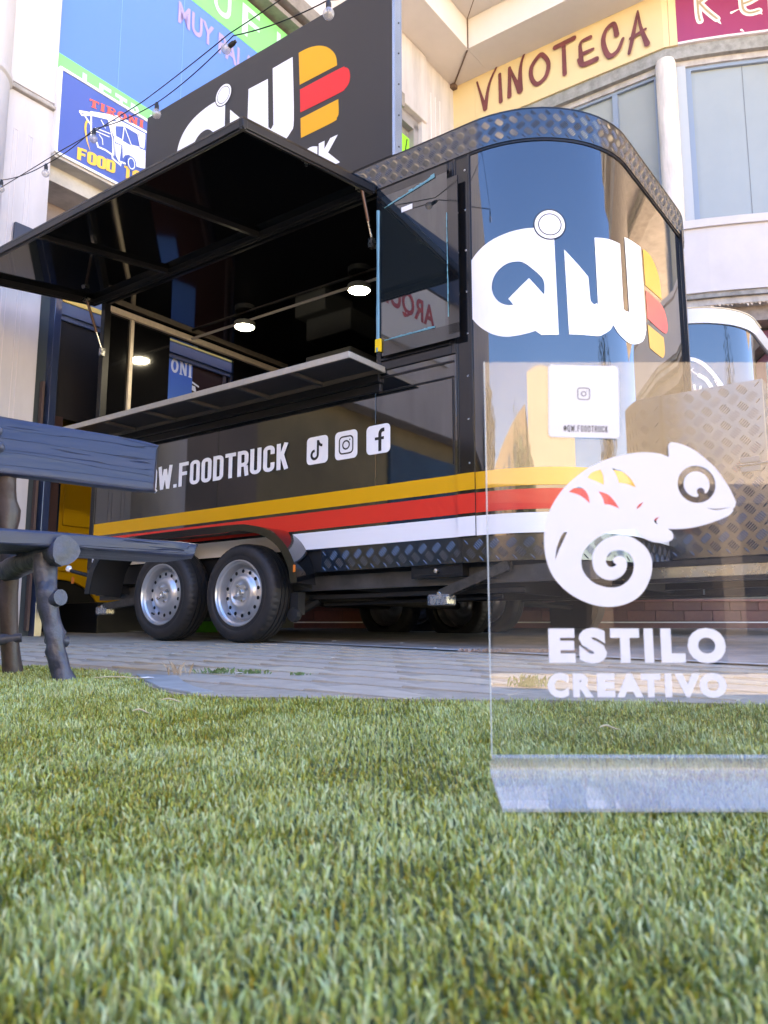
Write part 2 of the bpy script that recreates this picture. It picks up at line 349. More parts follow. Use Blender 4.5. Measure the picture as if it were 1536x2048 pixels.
VINO = [[(0.442, 8.357), (0.568, 7.872)],
 [(0.568, 7.872), (0.65, 8.254), (0.85, 8.575)],
 [(0.818, 8.319), (0.826, 7.882)],
 [(0.979, 8.348), (0.965, 7.906)],
 [(0.983, 8.333), (1.134, 7.92)],
 [(1.134, 7.92), (1.163, 8.327), (1.301, 8.598)],
 [(1.45, 8.331), (1.325, 8.204), (1.32, 8.035), (1.4, 7.907), (1.533, 7.965), (1.581, 8.137), (1.52, 8.287), (1.45, 8.331)],
 [(1.687, 8.343), (1.965, 8.357)],
 [(1.814, 8.308), (1.814, 7.877)],
 [(2.197, 8.258), (2.062, 8.239), (2.055, 8.064), (2.061, 7.92)],
 [(2.066, 8.059), (2.233, 8.065)],
 [(2.019, 7.998), (2.082, 7.899), (2.27, 7.895)],
 [(2.56, 8.12), (2.526, 8.299), (2.416, 8.248), (2.376, 8.08), (2.442, 7.863), (2.56, 7.878), (2.641, 8.024)],
 [(2.853, 8.323), (2.776, 8.005), (2.713, 7.772)],
 [(2.853, 8.323), (2.882, 8.068), (2.951, 7.798)],
 [(2.743, 7.975), (2.941, 8.017)]]
# ------------------------------------------------------------------ ground
PAVE = P('paving_stone', (.23, .225, .225), .75, noise=(14, .35), bump=(60, .5, .004))
PAVE2 = P('paver_stone', (.44, .375, .28), .72, noise=(9, .25), bump=(60, .25, .003), var=.05)
PAVEB = P('paver_stone_blue', (.40, .345, .275), .72, noise=(9, .22), bump=(60, .25, .003), var=.04)
MORT = P('mortar', (.33, .285, .225), .9, noise=(30, .25), bump=(80, .3, .002))
def ground_mat():
    m = P('plaza_paving', (.42, .36, .27), .75, bump=(50, .4, .004), noise=(3, .3))
    n = m.node_tree.nodes; l = m.node_tree.links; b = n['Principled BSDF']
    src = b.inputs['Base Color'].links[0].from_socket
    tc = n.new('ShaderNodeTexCoord'); mp = n.new('ShaderNodeMapping'); mp.inputs['Rotation'].default_value = (0, 0, R_(-53.6))
    br = n.new('ShaderNodeTexBrick'); br.inputs['Scale'].default_value = 1; br.inputs['Brick Width'].default_value = .30; br.inputs['Row Height'].default_value = .20
    br.inputs['Mortar Size'].default_value = .006; br.inputs['Color1'].default_value = (1, 1, 1, 1); br.inputs['Color2'].default_value = (.82, .83, .86, 1); br.inputs['Mortar'].default_value = (.45, .43, .4, 1)
    mx = n.new('ShaderNodeMix'); mx.data_type = 'RGBA'; mx.blend_type = 'MULTIPLY'; mx.inputs[0].default_value = 1
    l.new(tc.outputs['Object'], mp.inputs[0]); l.new(mp.outputs[0], br.inputs[0]); l.new(src, mx.inputs[6]); l.new(br.outputs[0], mx.inputs[7]); l.new(mx.outputs[2], b.inputs['Base Color'])
    return m
PLAZA = ground_mat()
# one sheet to the horizon: slopes with the paving near the scene, level further out
def gzz(x, y): return SL*max(-30, min(y, 14))
TE = [(-3.2, 3.25), (-2.2, 3.1), (-1.37, 2.93), (-1.16, 2.86), (-.93, 2.7), (-.77, 2.5), (-.68, 2.32), (-.6, 2.13), (-.51, 1.97), (-.4, 1.9), (.04, 1.845), (.47, 1.81), (.8, 1.745), (1.5, 1.62), (2.6, 1.5)]
def yedge(x): return float(np.interp(x, [p[0] for p in TE], [p[1] for p in TE]))
g = G(); ys = [-120, -60, -30, -10, 0, 14, 40, 160]
g.grid(lambda x, y: (x, y, gzz(x, y)-.03), [-120, -30, -8, 0, 8, 30, 120], ys)
ground = g.build('ground', PLAZA, kind='structure')
PLZ = True
# the corner where single stones can be told apart: mortar bed and pavers
PF = Matrix.Rotation(A_, 4, 'Z')
def zone(x, y):            # dark and light paving meet along a crack
    xs = [-2, -.66, -.32, .13, .37, .85, 2.6]; yv = [2.55, 2.53, 2.53, 2.36, 2.09, 1.84, 1.3]
    return y < np.interp(x, xs, yv)
def band(x): return float(np.interp(x, [-3.03, -2, -.49, .52, 2.2], [8.02, 7, 4.78, 3.72, 2.0]))
g = G(); xs = [-40, -3.2]+[round(-3.2+.1*k, 2) for k in range(1, 58)]+[2.6, 40]
for a, b in zip(xs[:-1], xs[1:]): g.add([(a, yedge(a), gz(0, yedge(a))-.001), (b, yedge(b), gz(0, yedge(b))-.001), (b, 14, gz(0, 14)-.001), (a, 14, gz(0, 14)-.001)], [(0, 1, 2, 3)])
g.build('plaza', PLAZA, kind='structure')
g = G(); xs = [round(-3.2+.1*k, 2) for k in range(0, 59)]
for a, b in zip(xs[:-1], xs[1:]): g.add([(a, yedge(a)-.01, gz(0, yedge(a))+.003), (b, yedge(b)-.01, gz(0, yedge(b))+.003), (b, 4.9, gz(0, 4.9)+.003), (a, 4.9, gz(0, 4.9)+.003), (a, yedge(a)-.010, gz(0, yedge(a))-.03), (b, yedge(b)-.010, gz(0, yedge(b))-.03)], [(0, 1, 2, 3), (0, 4, 5, 1)])
pavebed = g.build('pavement', MORT, kind='structure')
pav_meshes = []
for k in range(4):
    g = G(); a, b = .1487+.0002*k, .0988; g.box((-b, -a, -.02), (b, a, .0052+.0001*k)); o = g.build('paver', PAVE2, pavebed, bevel=.0012); pav_meshes.append(o)
nb = 0; cells = []
for i in range(-30, 40):
    for j in range(-40, 50):
        lx, ly = i*.2, j*.3+(.15 if i % 2 else 0)
        p = PF @ Vector((lx, ly, 0))
        if -2.3 < p.x < 1.95 and p.y > max(yedge(p.x-.1), yedge(p.x+.1))+.10 and p.y < min(4.7, band(p.x)-.1): cells.append((p.y*1.0+abs(p.x)*.3, p, i, j))
cells.sort(key=lambda c: c[0])
first = set()
for q, (d, p, i, j) in enumerate(cells[:300]):
    k = q % 4; src = pav_meshes[k]
    if k not in first: o = src; first.add(k)
    else: o = src.copy(); COL.objects.link(o); o.parent = pavebed
    o.location = (p.x, p.y, gz(p.x, p.y)+random.uniform(-.0002, .0002))
    o.rotation_euler = (math.atan(SL)+random.uniform(-.0005, .0005), random.uniform(-.0005, .0005), A_+random.uniform(-.012, .012))
    if zone(p.x, p.y):
        o.material_slots[0].link = 'OBJECT'; o.material_slots[0].material = PAVEB
# pale drain strip that bounds the trailers' standing
g = G(); pts = [(x, band(x)) for x in (-3.6, -3.03, -2, -1.2, -.49, 0, .52, 1.4, 2.2, 3.4)]
V, F = ribbon(pts, .07, 0, False); g.flat((V, F), lambda x, y, l: (x, y, gz(x, y)+.010)); g.build('drain_strip', P('pale_concrete', (.42, .40, .37), .8, noise=(12, .25)), kind='structure')
# darker brownish concrete under the trailers
g = G(); xs = [-6, -3.03, -2, -.49, .52, 2.2, 6]; top = 9.2
for a, b in zip(xs[:-1], xs[1:]):
    ya = float(np.interp(a, [-3.03, -2, -.49, .52, 2.2], [8.02, 7, 4.78, 3.72, 2.0]))+.035; yb = float(np.interp(b, [-3.03, -2, -.49, .52, 2.2], [8.02, 7, 4.78, 3.72, 2.0]))+.035
    g.add([(a, ya, gz(0, ya)+.005), (b, yb, gz(0, yb)+.005), (b, 12, gz(0, 12)+.005), (a, 12, gz(0, 12)+.005)], [(0, 1, 2, 3)])
g.build('forecourt', P('brown_concrete', (.30, .25, .22), .7, noise=(5, .5, .12), bump=(40, .4, .004)), kind='structure')
# smooth kerb stone showing between turf corner and pavers
g = G(); kp = [(-.74, 2.46), (-.645, 2.24), (-.555, 2.05), (-.45, 1.93), (-.40, 1.95), (-.47, 2.06), (-.54, 2.22), (-.60, 2.40)]
g.prism(kp, lambda x, y: (x, y, gz(x, y)-.02), lambda x, y: (x, y, gz(x, y)+.010)); g.build('kerb_stone', P('kerb_concrete', (.27, .29, .28), .7, noise=(10, .2)), kind='structure', bevel=.003)

# ------------------------------------------------------------------ artificial turf
def field(x, y, f, ph):
    return (np.sin(x*f+ph)+np.sin(y*f*1.13+ph*2.1)+np.sin((x+y)*f*.71+ph*.7)+np.sin((x-y)*f*1.31+ph*1.7))/4
NB = 2200000
y = .22+(3.2-.22)*RNG.random(NB)**1.5; x = (RNG.random(NB)-.5)*2*(.62*y+.42)
dd = np.hypot(x, y)
# sampling density of (x, y) so far, thinned to the wanted density
yy = (y-.22)/2.98; pdf = NB/(2*(.62*y+.42))/(2.98*1.5*np.sqrt(yy.clip(1e-4)))     # blades per m2 now
want = np.minimum(170000*(.5/dd)**.95, 190000)
keep = RNG.random(NB) < want/pdf
ye = np.interp(x, [p[0] for p in TE], [p[1] for p in TE])-.006+RNG.normal(0, .007, NB)
keep &= y < ye
edge_ = np.clip((y-ye+.10)/.10, 0, 1)
x, y, dd, edge_ = x[keep], y[keep], dd[keep], edge_[keep]; N = len(x)
# tufts: pull blades towards stitch points
tx = np.round(x/.009+RNG.normal(0, .15, N))*.009; ty = np.round(y/.012)*.012
x = x*.45+tx*.55; y = y*.45+ty*.55
patch = field(x, y, 7, 1.3)*.6+field(x, y, 19, 4.1)*.75+field(x, y, 60, 2.0)*.5
h = RNG.uniform(.0075, .0165, N)*(1+.38*patch.clip(-1, 1))+.005*edge_
la = 2*np.pi*RNG.random(N)*.8+1.6*field(x, y, 6, 2.2)+1.5*field(x, y, 45, .4)+.6
ln = RNG.uniform(.05, .75, N)*(1-.25*patch)
wd = np.maximum(.00165, dd*.0009)*RNG.uniform(.7, 1.3, N)
wa = la+np.pi/2+RNG.normal(0, .7, N)
z0 = SL*y-.007
cx, sx = np.cos(la), np.sin(la); wx, wy = np.cos(wa)*wd/2, np.sin(wa)*wd/2
v = np.empty((N, 7, 3), np.float32)
for k, (f, b, ww) in enumerate([(0, 0, 1), (.42, .22, 1), (.78, .62, .8)]):
    px = x+cx*ln*h*b; py = y+sx*ln*h*b; pz = z0+h*f*(1-.18*ln*b)
    v[:, 2*k, 0] = px-wx*ww; v[:, 2*k, 1] = py-wy*ww; v[:, 2*k, 2] = pz
    v[:, 2*k+1, 0] = px+wx*ww; v[:, 2*k+1, 1] = py+wy*ww; v[:, 2*k+1, 2] = pz
v[:, 6, 0] = x+cx*ln*h*1.1; v[:, 6, 1] = y+sx*ln*h*1.1; v[:, 6, 2] = z0+h*(1-.3*ln)
base = (np.arange(N)*7)[:, None]
qs = (base[:, None, :]+np.array([[0, 1, 3, 2], [2, 3, 5, 4]])[None]).reshape(-1, 4); ts = (base+np.array([[4, 5, 6]])).reshape(-1, 3)
me = bpy.data.meshes.new('turf'); me.vertices.add(N*7); me.vertices.foreach_set('co', v.reshape(-1))
me.loops.add(qs.size+ts.size); me.loops.foreach_set('vertex_index', np.concatenate([qs.reshape(-1), ts.reshape(-1)]).astype(np.int32))
me.polygons.add(len(qs)+len(ts)); st = np.concatenate([np.arange(len(qs))*4, len(qs)*4+np.arange(len(ts))*3]).astype(np.int32)
me.polygons.foreach_set('loop_start', st); me.update(calc_edges=True)
me.polygons.foreach_set('use_smooth', [True]*len(me.polygons))
pal = np.array([(.285, .325, .070), (.36, .43, .17), (.43, .405, .07), (.18, .205, .015), (.49, .50, .23), (.40, .29, .045), (.155, .145, .007)])
olive = (-1.9*patch+field(x, y, 4, 3.3)*.9).clip(-1, 1)
pr = np.stack([np.full(N, .24), .22-.17*olive, np.full(N, .16), .12+.13*olive, .16-.14*olive, .06+.09*olive, .05+.13*olive], 1).clip(.01)
pr /= pr.sum(1, keepdims=True); ci = (RNG.random(N)[:, None] > np.cumsum(pr, 1)).sum(1).clip(0, 6)
colr = pal[ci]*np.array([1.06, 1.07, 1.08])*1.03*RNG.uniform(.8, 1.2, (N, 1))
att = me.color_attributes.new('tint', 'FLOAT_COLOR', 'POINT')
ca = np.ones((N, 7, 4), np.float32); ca[:, :, :3] = colr[:, None, :]
ca[:, 0:2, :3] *= np.array([.85, .78, .6]); att.data.foreach_set('color', ca.reshape(-1))   # the yarn's thatch is browner
TURF = P('turf_fibre', (.15, .22, .1), .42, ior=1.45)
n = TURF.node_tree.nodes; l = TURF.node_tree.links; a = n.new('ShaderNodeAttribute'); a.attribute_name = 'tint'
l.new(a.outputs[0], n['Principled BSDF'].inputs['Base Color']); n['Principled BSDF'].inputs['Subsurface Weight'].default_value = 0
me.materials.append(TURF)
turf = bpy.data.objects.new('artificial_turf', me); COL.objects.link(turf); turf['kind'] = 'stuff'
turf['label'] = 'soft green artificial turf with olive patches in the foreground'; turf['category'] = 'turf'
g = G(); xs = np.linspace(-3.2, 2.6, 60)
for a, b in zip(xs[:-1], xs[1:]):
    A, B = yedge(a)-.004, yedge(b)-.004
    g.add([(a, -2.5, gz(a, -2.5)-.006), (b, -2.5, gz(b, -2.5)-.006), (b, B, gz(b, B)-.006), (a, A, gz(a, A)-.006), (a, A, gz(a, A)-.02), (b, B, gz(b, B)-.02)], [(0, 1, 2, 3), (3, 2, 5, 4)])
g.build('turf_backing', P('turf_backing', (.085, .11, .035), .9, noise=(60, .5)), kind='structure')

# ------------------------------------------------------------------ trailer shell curves
class Shell:
    """plan of a trailer: long side, rounded corner, nose, rounded corner, far side; p runs along it from the long side"""
    def __init__(s, S1, T0, Rr, T2, SL_): s.S1, s.T0, s.R, s.T2, s.SL = S1, T0, Rr, T2, SL_; s.a1 = -S1+Rr*math.pi/2; s.a2 = s.a1+(T2-Rr)-(T0+Rr); s.a3 = s.a2+Rr*math.pi/2
    def pt(s, p, z, off=0.):
        Rr = s.R; Ro = Rr+off
        if p <= -s.S1: return (s.T0-off, -p, z)
        if p <= s.a1: a = (p+s.S1)/Rr; return (s.T0+Rr-Ro*math.cos(a), s.S1-Ro*math.sin(a), z)
        if p <= s.a2: return (s.T0+Rr+(p-s.a1), s.S1-Ro, z)
        if p <= s.a3: a = (p-s.a2)/Rr; return (s.T2-Rr+Ro*math.sin(a), s.S1-Ro*math.cos(a), z)
        return (s.T2+off, s.S1+(p-s.a3), z)
    def ps(s, p0, p1, step=.055):
        out = [p0]+[q for q in list(np.arange(-s.S1, s.a1, step))+list(np.arange(s.a1, s.a2, .4))+list(np.arange(s.a2, s.a3+step, step)) if p0 < q < p1]+[p1]
        return out
    def strip(s, g, p0, p1, z0, z1, off): return g.grid(lambda p, z: s.pt(p, z, off), s.ps(p0, p1), [z0, z1])
    def band(s, g, p0, p1, z0, z1, o0, o1):
        ps = s.ps(p0, p1)
        for z, a, b in ((z0, o0, o1), (z1, o0, o1)): g.grid(lambda p, o: s.pt(p, z, o), ps, [a, b])
        s.strip(g, p0, p1, z0, z1, o1); s.strip(g, p0, p1, z0, z1, o0)
        for p in (p0, p1): g.add([s.pt(p, z0, o0), s.pt(p, z1, o0), s.pt(p, z1, o1), s.pt(p, z0, o1)], [(0, 1, 2, 3)])
        return g
    def decal(s, vf, off=.002):
        xs = [q for q in s.ps(-9, 9, .05) if True]
        v = cutx(vf, xs); g = G(); g.flat(v, lambda x, y, l=0: s.pt(x, y, off+l)); return g
def tread_bars(fn, u0, u1, v0, v1, c=.088, hgt=.003):
    """raised five-bar pattern on a diamond lattice of pitch c: fn(u, v, off) gives the surface"""
    g = G(); k_ = c/.088
    for i in range(int((u1-u0)/c*2)+2):
        for j in range(int((v1-v0)/c*2)+2):
            if (i+j) % 2: continue
            ang = R_(45 if j % 2 else -45); ca, sa = math.cos(ang), math.sin(ang); ox, oy = u0+i*c/2, v0+j*c/2
            for k in (-2, -1, 0, 1, 2):
                L = (.0255 if abs(k) < 2 else .021)*k_; off = k*.0112*k_; hw = .0036*k_
                q = [(-L, off, 0), (-L*.5, off-hw, 0), (L*.5, off-hw, 0), (L, off, 0), (L*.5, off+hw, 0), (-L*.5, off+hw, 0), (-L*.7, off, hgt), (L*.7, off, hgt)]
                P3 = [(ox+a*ca-b*sa, oy+a*sa+b*ca, h_) for a, b, h_ in q]
                if min(p[1] for p in P3) < v0 or max(p[1] for p in P3) > v1 or min(p[0] for p in P3) < u0 or max(p[0] for p in P3) > u1: continue
                g.add([fn(*p) for p in P3], [(0, 1, 6), (1, 2, 7, 6), (2, 3, 7), (3, 4, 7), (4, 5, 6, 7), (5, 0, 6)])
    return g
def make_wheel(T, par_name, c, axis=1, rim_mat=RIM):
    """tyre > rim on a thing; c = centre of the outer face (t, s, z); axis +1 when the inside lies towards +t"""
    ax = (axis, 0, 0); g = G(); seg = 144
    prof = [(.190, .03), (.193, .008), (.205, .002), (.222, .003), (.226, .0), (.245, -.003), (.262, .001), (.278, .008), (.287, .018), (.293, .030), (.296, .046)]
    for gh in (.062, .093, .124): prof += [(.2975, gh-.006), (.2975, gh-.0045), (.290, gh-.003), (.290, gh+.003), (.2975, gh+.0045), (.2975, gh+.006)]
    prof += [(.296, .140), (.293, .156), (.287, .168), (.278, .178), (.262, .185), (.205, .184), (.192, .16)]
    g.lathe(prof, c, ax, seg)
    cc = Vector(c); n_ = len(prof)
    for i, (r, hh) in enumerate(prof):
        if .284 < r and (hh < .055 or hh > .135):
            for k in range(0, seg, 3):
                q = Vector(g.v[i*seg+k]); d = (q-cc)-Vector(ax)*hh; g.v[i*seg+k] = tuple(q-d.normalized()*.005)
    ty = g.build('tyre', RUBBER, T, smooth=30)
    g = G(); g.lathe([(.186, .15), (.186, .03), (.192, .012), (.198, .004), (.197, -.001), (.192, -.002), (.188, .004), (.186, .014), (.176, .022), (.171, .05), (.166, .066), (.160, .070), (.156, .060), (.150, .050), (.142, .045), (.122, .042), (.116, .040), (.108, .030), (.094, .019), (.082, .016), (.074, .018), (.068, .024), (.058, .026), (.050, .030), (.036, .026), (.0001, .026)], c, ax, 64)
    rim = sub(ty, g, 'rim', rim_mat, T, smooth=35)
    a0 = Vector(ax); u = Vector((0, 1, 0)); w_ = Vector((0, 0, 1)); gb = G()
    for k in range(14 if c[0] < .1 else 0):
        th = 2*math.pi*(k+.5)/14; ce = cc+a0*.0425+(u*math.cos(th)+w_*math.sin(th))*.1325; g = G()
        g.add([ce-a0*.0015+(u*math.cos(q)+w_*math.sin(q))*.0118 for q in [2*math.pi*m/12 for m in range(12)]], [tuple(range(12))])
        sub(ty, g, 'vent_hole', DARK, T)
    for k in range(4):
        th = 2*math.pi*(k+.5)/4+.3; ce = cc+a0*.022+(u*math.cos(th)+w_*math.sin(th))*.050
        gb.lathe([(.0105, .006), (.0105, -.006), (.008, -.011), (.0001, -.011)], ce, ax, 6)
    gb.lathe([(.024, .02), (.024, -.004), (.021, -.006), (.016, -.004), (.012, .004), (.0001, .004)], cc+a0*.018, ax, 20)
    sub(ty, gb, 'hub_bolts', STEEL, T, smooth=30)
    g = G(); p = cc+u*.10*(-1)+w_*(-.115)
    g.tube([cc+a0*.03+u*.09-w_*.125, cc+a0*.005+u*.082-w_*.118], .006, 8); sub(ty, g, 'valve', BLKM, T)
    return ty

# ------------------------------------------------------------------ the black food trailer
T1 = Thing('food_trailer', 'glossy black food trailer with open serving hatch and yellow, red and white stripes', 'food trailer', (1.1, 0, gloc(1.1, 0)))
S1 = Shell(-1.53, .22, .62, 2.45, 1.85); PL = -1.85
ZB, ZR, ZT = .705, 2.83, 3.0
pe = S1.a3+1.53+1.85
g = G(); S1.strip(g, -1.53+0.0, -1.53, 0, 0, 0) if False else None
# lower side wall panels with their seams (each sheet its own part)
for a, b in ((-1.85, -.447), (-.447, .863), (.863, 1.40)):
    g = G(); g.box((.22, -a-.0015, ZB), (.245, -b+.0015, 1.705)); g.build('side_panel', GLOSS, T1, bevel=.0015)
g = G(); S1.strip(g, 1.505, S1.a3+.01, ZB, ZR, 0); g.build('nose_panel', GLOSS, T1, smooth=50)
g = G(); g.box((2.43, 1.85, ZB), (2.45, -1.53, ZR)); g.build('far_wall', GLOSS, T1)
# corner moulding with rivets
g = G(); g.box((.212, -1.402, ZB), (.24, -1.418, ZR)); g.box((.216, -1.418, ZB), (.24, -1.492, ZR)); g.box((.212, -1.492, ZB), (.24, -1.506, ZR)); g.build('corner_moulding', P('moulding_gloss', (.008, .008, .009), .1, ior=1.5), T1, bevel=.002)
rv = []
for k in range(9):
    g = G(); z = .86+k*.235; g.lathe([(.006, 0), (.0055, -.002), (.003, -.0038), (.0001, -.004)], (.216, -1.474, z), (1, 0, 0), 10)
    rv.append(g)
for g in rv: g.build('rivet', STEEL, T1, smooth=40)
# left corner post and left end wall with its doorway
g = G(); g.box((.212, 1.85, ZB), (.27, 1.80, 2.845)); g.build('corner_post', BLK, T1, bevel=.003)
LW = 1.825
g = G(); g.box((.27, 1.85, ZB), (.87, LW, 2.83)); g.box((.87, 1.85, 2.735), (1.60, LW, 2.83)); g.box((1.60, 1.85, ZB), (2.43, LW, 2.83)); g.box((.87, 1.85, ZB), (1.60, LW, 1.3)); g.build('end_wall', GLOSS_IN, T1)
WOOD = P('pale_wood_trim', (.62, .54, .45), .45, noise=(20, .15))
g = G(); g.box((.26, LW-.001, 2.752), (2.30, LW-.03, 2.800)); g.build('lining_rail', WOOD, T1)
g = G(); g.box((.462, LW-.001, 1.72), (.492, LW-.022, 2.75)); g.build('lining_post', WOOD, T1)
# ceiling, back lining, floor, inner partition
g = G(); g.box((.25, 1.85, 2.815), (2.43, -1.45, 2.835)); g.build('ceiling', GLOSS_IN, T1)
g = G(); g.box((2.40, LW, .78), (2.425, -1.45, 2.81)); g.build('back_lining', GLOSS_IN, T1)
g = G(); g.box((.27, 1.8, .74), (2.39, -1.45, .78)); g.build('floor', BLKM, T1)
g = G(); g.box((.27, -1.45, .78), (2.39, -1.47, 2.81)); g.build('partition', GLOSS_IN, T1)
g = G(); g.box((.28, 1.2, .78), (.75, -.85, 1.62)); g.build('worktop_cabinet', BLKM, T1)
g = G(); g.box((1.95, 1.25, 2.53), (2.39, .72, 2.74)); g.build('air_unit', P('air_unit_grey', (.10, .105, .11), .35), T1, bevel=.012)
g = G(); g.box((1.98, 1.42, 2.25), (2.39, 1.05, 2.46)); g.build('wall_cupboard', GREYPL, T1, bevel=.006)
g = G(); g.tube([(1.08, 1.80, 2.775), (1.08, -1.4, 2.775)], .011, 10); g.build('lighting_conduit', P('grey_conduit', (.35, .34, .33), .4), T1, smooth=60)
LAMP = P('lamp_diffuser', (.9, .95, .9), .4, emit=(.93, 1, .93), emis=20)
for s_ in (1.14, -.06):
    g = G(); g.lathe([(.0001, .045), (.080, .045), (.086, .040), (.086, .004), (.082, 0), (.078, .001)], (1.08, s_, 2.725), (0, 0, 1), 40); cl = g.build('ceiling_light', P('lamp_housing', (.16, .17, .16), .4), T1, smooth=35)
    g = G(); g.lathe([(.078, .004), (.07, -.004), (.0001, -.006)], (1.08, s_, 2.725), (0, 0, 1), 40); sub(cl, g, 'diffuser', LAMP, T1, smooth=60)
# roof
g = G(); S1.band(g, -1.86, pe-.01, ZR, ZT, -.02, .012); g.build('roof_band', TREAD, T1, smooth=40)
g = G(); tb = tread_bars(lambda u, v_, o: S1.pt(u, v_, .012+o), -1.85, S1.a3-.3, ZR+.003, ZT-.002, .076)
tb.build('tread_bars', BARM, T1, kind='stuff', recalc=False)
g = G(); S1.band(g, -1.86, pe-.01, ZR-.012, ZR, 0, .006); S1.band(g, -1.86, pe-.01, ZT, ZT+.006, -.03, .014); g.build('roof_trim', BLK, T1)
ol = [S1.pt(p, 0)[:2] for p in S1.ps(-1.85, pe-.01)]
g = G(); g.prism(ol, lambda x, y: (x, y, ZT-.03), lambda x, y: (x, y, ZT-.01)); g.build('roof', BLK, T1)
# skirts
for a, b in ((-1.85, -1.49), (.47, 1.42)):
    g = G(); g.box((.216, -a, .578), (.24, -b, ZB)); sk = g.build('skirt_plate', TREAD, T1)
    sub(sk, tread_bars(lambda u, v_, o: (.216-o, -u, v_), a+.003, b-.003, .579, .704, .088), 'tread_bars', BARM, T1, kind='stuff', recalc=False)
g = G(); S1.band(g, 1.424, S1.a3, .578, ZB, -.015, .005); sk = g.build('skirt_plate', TREAD, T1, smooth=40)
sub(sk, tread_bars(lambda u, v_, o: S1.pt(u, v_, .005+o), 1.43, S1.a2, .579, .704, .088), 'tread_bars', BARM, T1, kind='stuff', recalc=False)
g = G(); g.box((.24, 1.84, .58), (2.44, -1.5, .74)); g.prism([S1.pt(p, 0)[:2] for p in S1.ps(1.4, S1.a3+.1)], lambda x, y: (x, y, .585), lambda x, y: (x, y, .70)); g.build('floor_pan', BLKM, T1)
# stripes and lettering on the body
def stripe(p0, p1, z0, z1, mat, lay=0.):
    g = G(); S1.strip(g, p0, p1, z0, z1, .0016+lay); g.build('stripe', mat, T1, smooth=50)
for z0, z1, m in ((.953, 1.043, VYEL), (.832, .935, VRED), (.714, .815, VWHITE)):
    stripe(-1.835 if m is not VRED else -1.83, 1.40, z0, z1, m); stripe(1.4005, 1.5065, z0, z1, m, .0085); stripe(1.507, S1.a2, z0, z1, m)
TXT = word('QW.FOODTRUCK'); S1.decal(fitw(TXT, -1.175, 1.225, .193, 1.392)).build('lettering', VWHITE, T1)
def icon(x0, y0, s_, fn_, mat, T, kind_, dark):
    g = G(); r = s_*.17
    loop = arc(x0+r, y0+r, r, r, 180, 270, 6)+arc(x0+s_-r, y0+r, r, r, 270, 360, 6)+arc(x0+s_-r, y0+s_-r, r, r, 0, 90, 6)+arc(x0+r, y0+s_-r, r, r, 90, 180, 6)
    g.flat(tess([loop]), lambda x, y, l=0: fn_(x, y, .002)); ic = g.build('social_icon', mat, T)
    X = lambda a, b: (x0+a*s_, y0+b*s_); g = G(); k = 0
    def st(pts, wd, rd=False):
        nonlocal k
        V, F = ribbon([X(*p) for p in pts], [w_*s_ for w_ in wd] if hasattr(wd, '__len__') else wd*s_, k*.0002, rd); g.flat((V, F), lambda x, y, l: fn_(x, y, .0026+l)); k += 1
    if kind_ == 'f':
        st([(.57, .08), (.57, .66)]+arc(.70, .66, .13, .14, 180, 90, 6)+[(.76, .80)], .13); st([(.36, .52), (.74, .52)], .10)
    elif kind_ == 'note':
        st([(.53, .86), (.53, .36)]+arc(.38, .34, .15, .15, 0, -270, 14), .10); st([(.54, .82)]+arc(.74, .84, .19, .19, 190, 270, 6), .10)
    else:
        q = .2; r_ = .14
        st(arc(q+r_, q+r_, r_, r_, 180, 270, 5)+arc(1-q-r_, q+r_, r_, r_, 270, 360, 5)+arc(1-q-r_, 1-q-r_, r_, r_, 0, 90, 5)+arc(q+r_, 1-q-r_, r_, r_, 90, 180, 5)+[(q, q+r_)], .055)
        st([(.5+.145*math.cos(a), .5+.145*math.sin(a)) for a in [2*math.pi*m/24 for m in range(25)]], .055)
        g.flat(tess([circ(*X(.67, .67), .03*s_, 10)]), lambda x, y, l=0: fn_(x, y, .0034))
    sub(ic, g, 'icon_mark', dark, T)
VBLK = P('black_vinyl', (.012, .012, .013), .3)
sidefn = lambda x, y, o: S1.pt(x, y, o)
for x0, kd in ((.341, 'note'), (.563, 'cam'), (.797, 'f')): icon(x0, 1.226, .168, sidefn, VWHITE, T1, kd, VBLK)
# logo round the nose
NQ = [(1.856, 2.322, 1), (1.785, 2.32), (1.703, 2.308), (1.617, 2.283), (1.543, 2.24), (1.488, 2.18), (1.458, 2.108), (1.450, 2.029), (1.465, 1.955), (1.497, 1.886), (1.553, 1.816), (1.623, 1.763), (1.69, 1.739), (1.754, 1.738), (1.81, 1.747), (1.842, 1.756, 1), (1.873, 1.732, 1), (1.961, 1.734, 1), (1.954, 2.262, 1)]
NH = [(1.756, 2.143), (1.707, 2.138), (1.66, 2.11), (1.629, 2.064), (1.622, 2.013), (1.636, 1.967), (1.665, 1.930), (1.702, 1.91), (1.734, 1.907, 1), (1.709, 1.944, 1), (1.818, 2.045, 1), (1.893, 1.949, 1), (1.890, 2.032), (1.826, 2.105), (1.789, 2.134)]
S1.decal(tess([spline(NQ), spline(NH)])).build('logo_letter', VWHITE, T1, smooth=60)
gg = tess([circ(1.934, 2.338, .079, 48), circ(1.934, 2.338, .062, 40)]); S1.decal(merge(gg, tess([circ(1.934, 2.338, .056, 40)])), .0034).build('logo_ring', VWHITE, T1)
S1.decal(tess([circ(1.934, 2.338, .086, 48)]), .0026).build('logo_ring_outline', VBLK, T1)
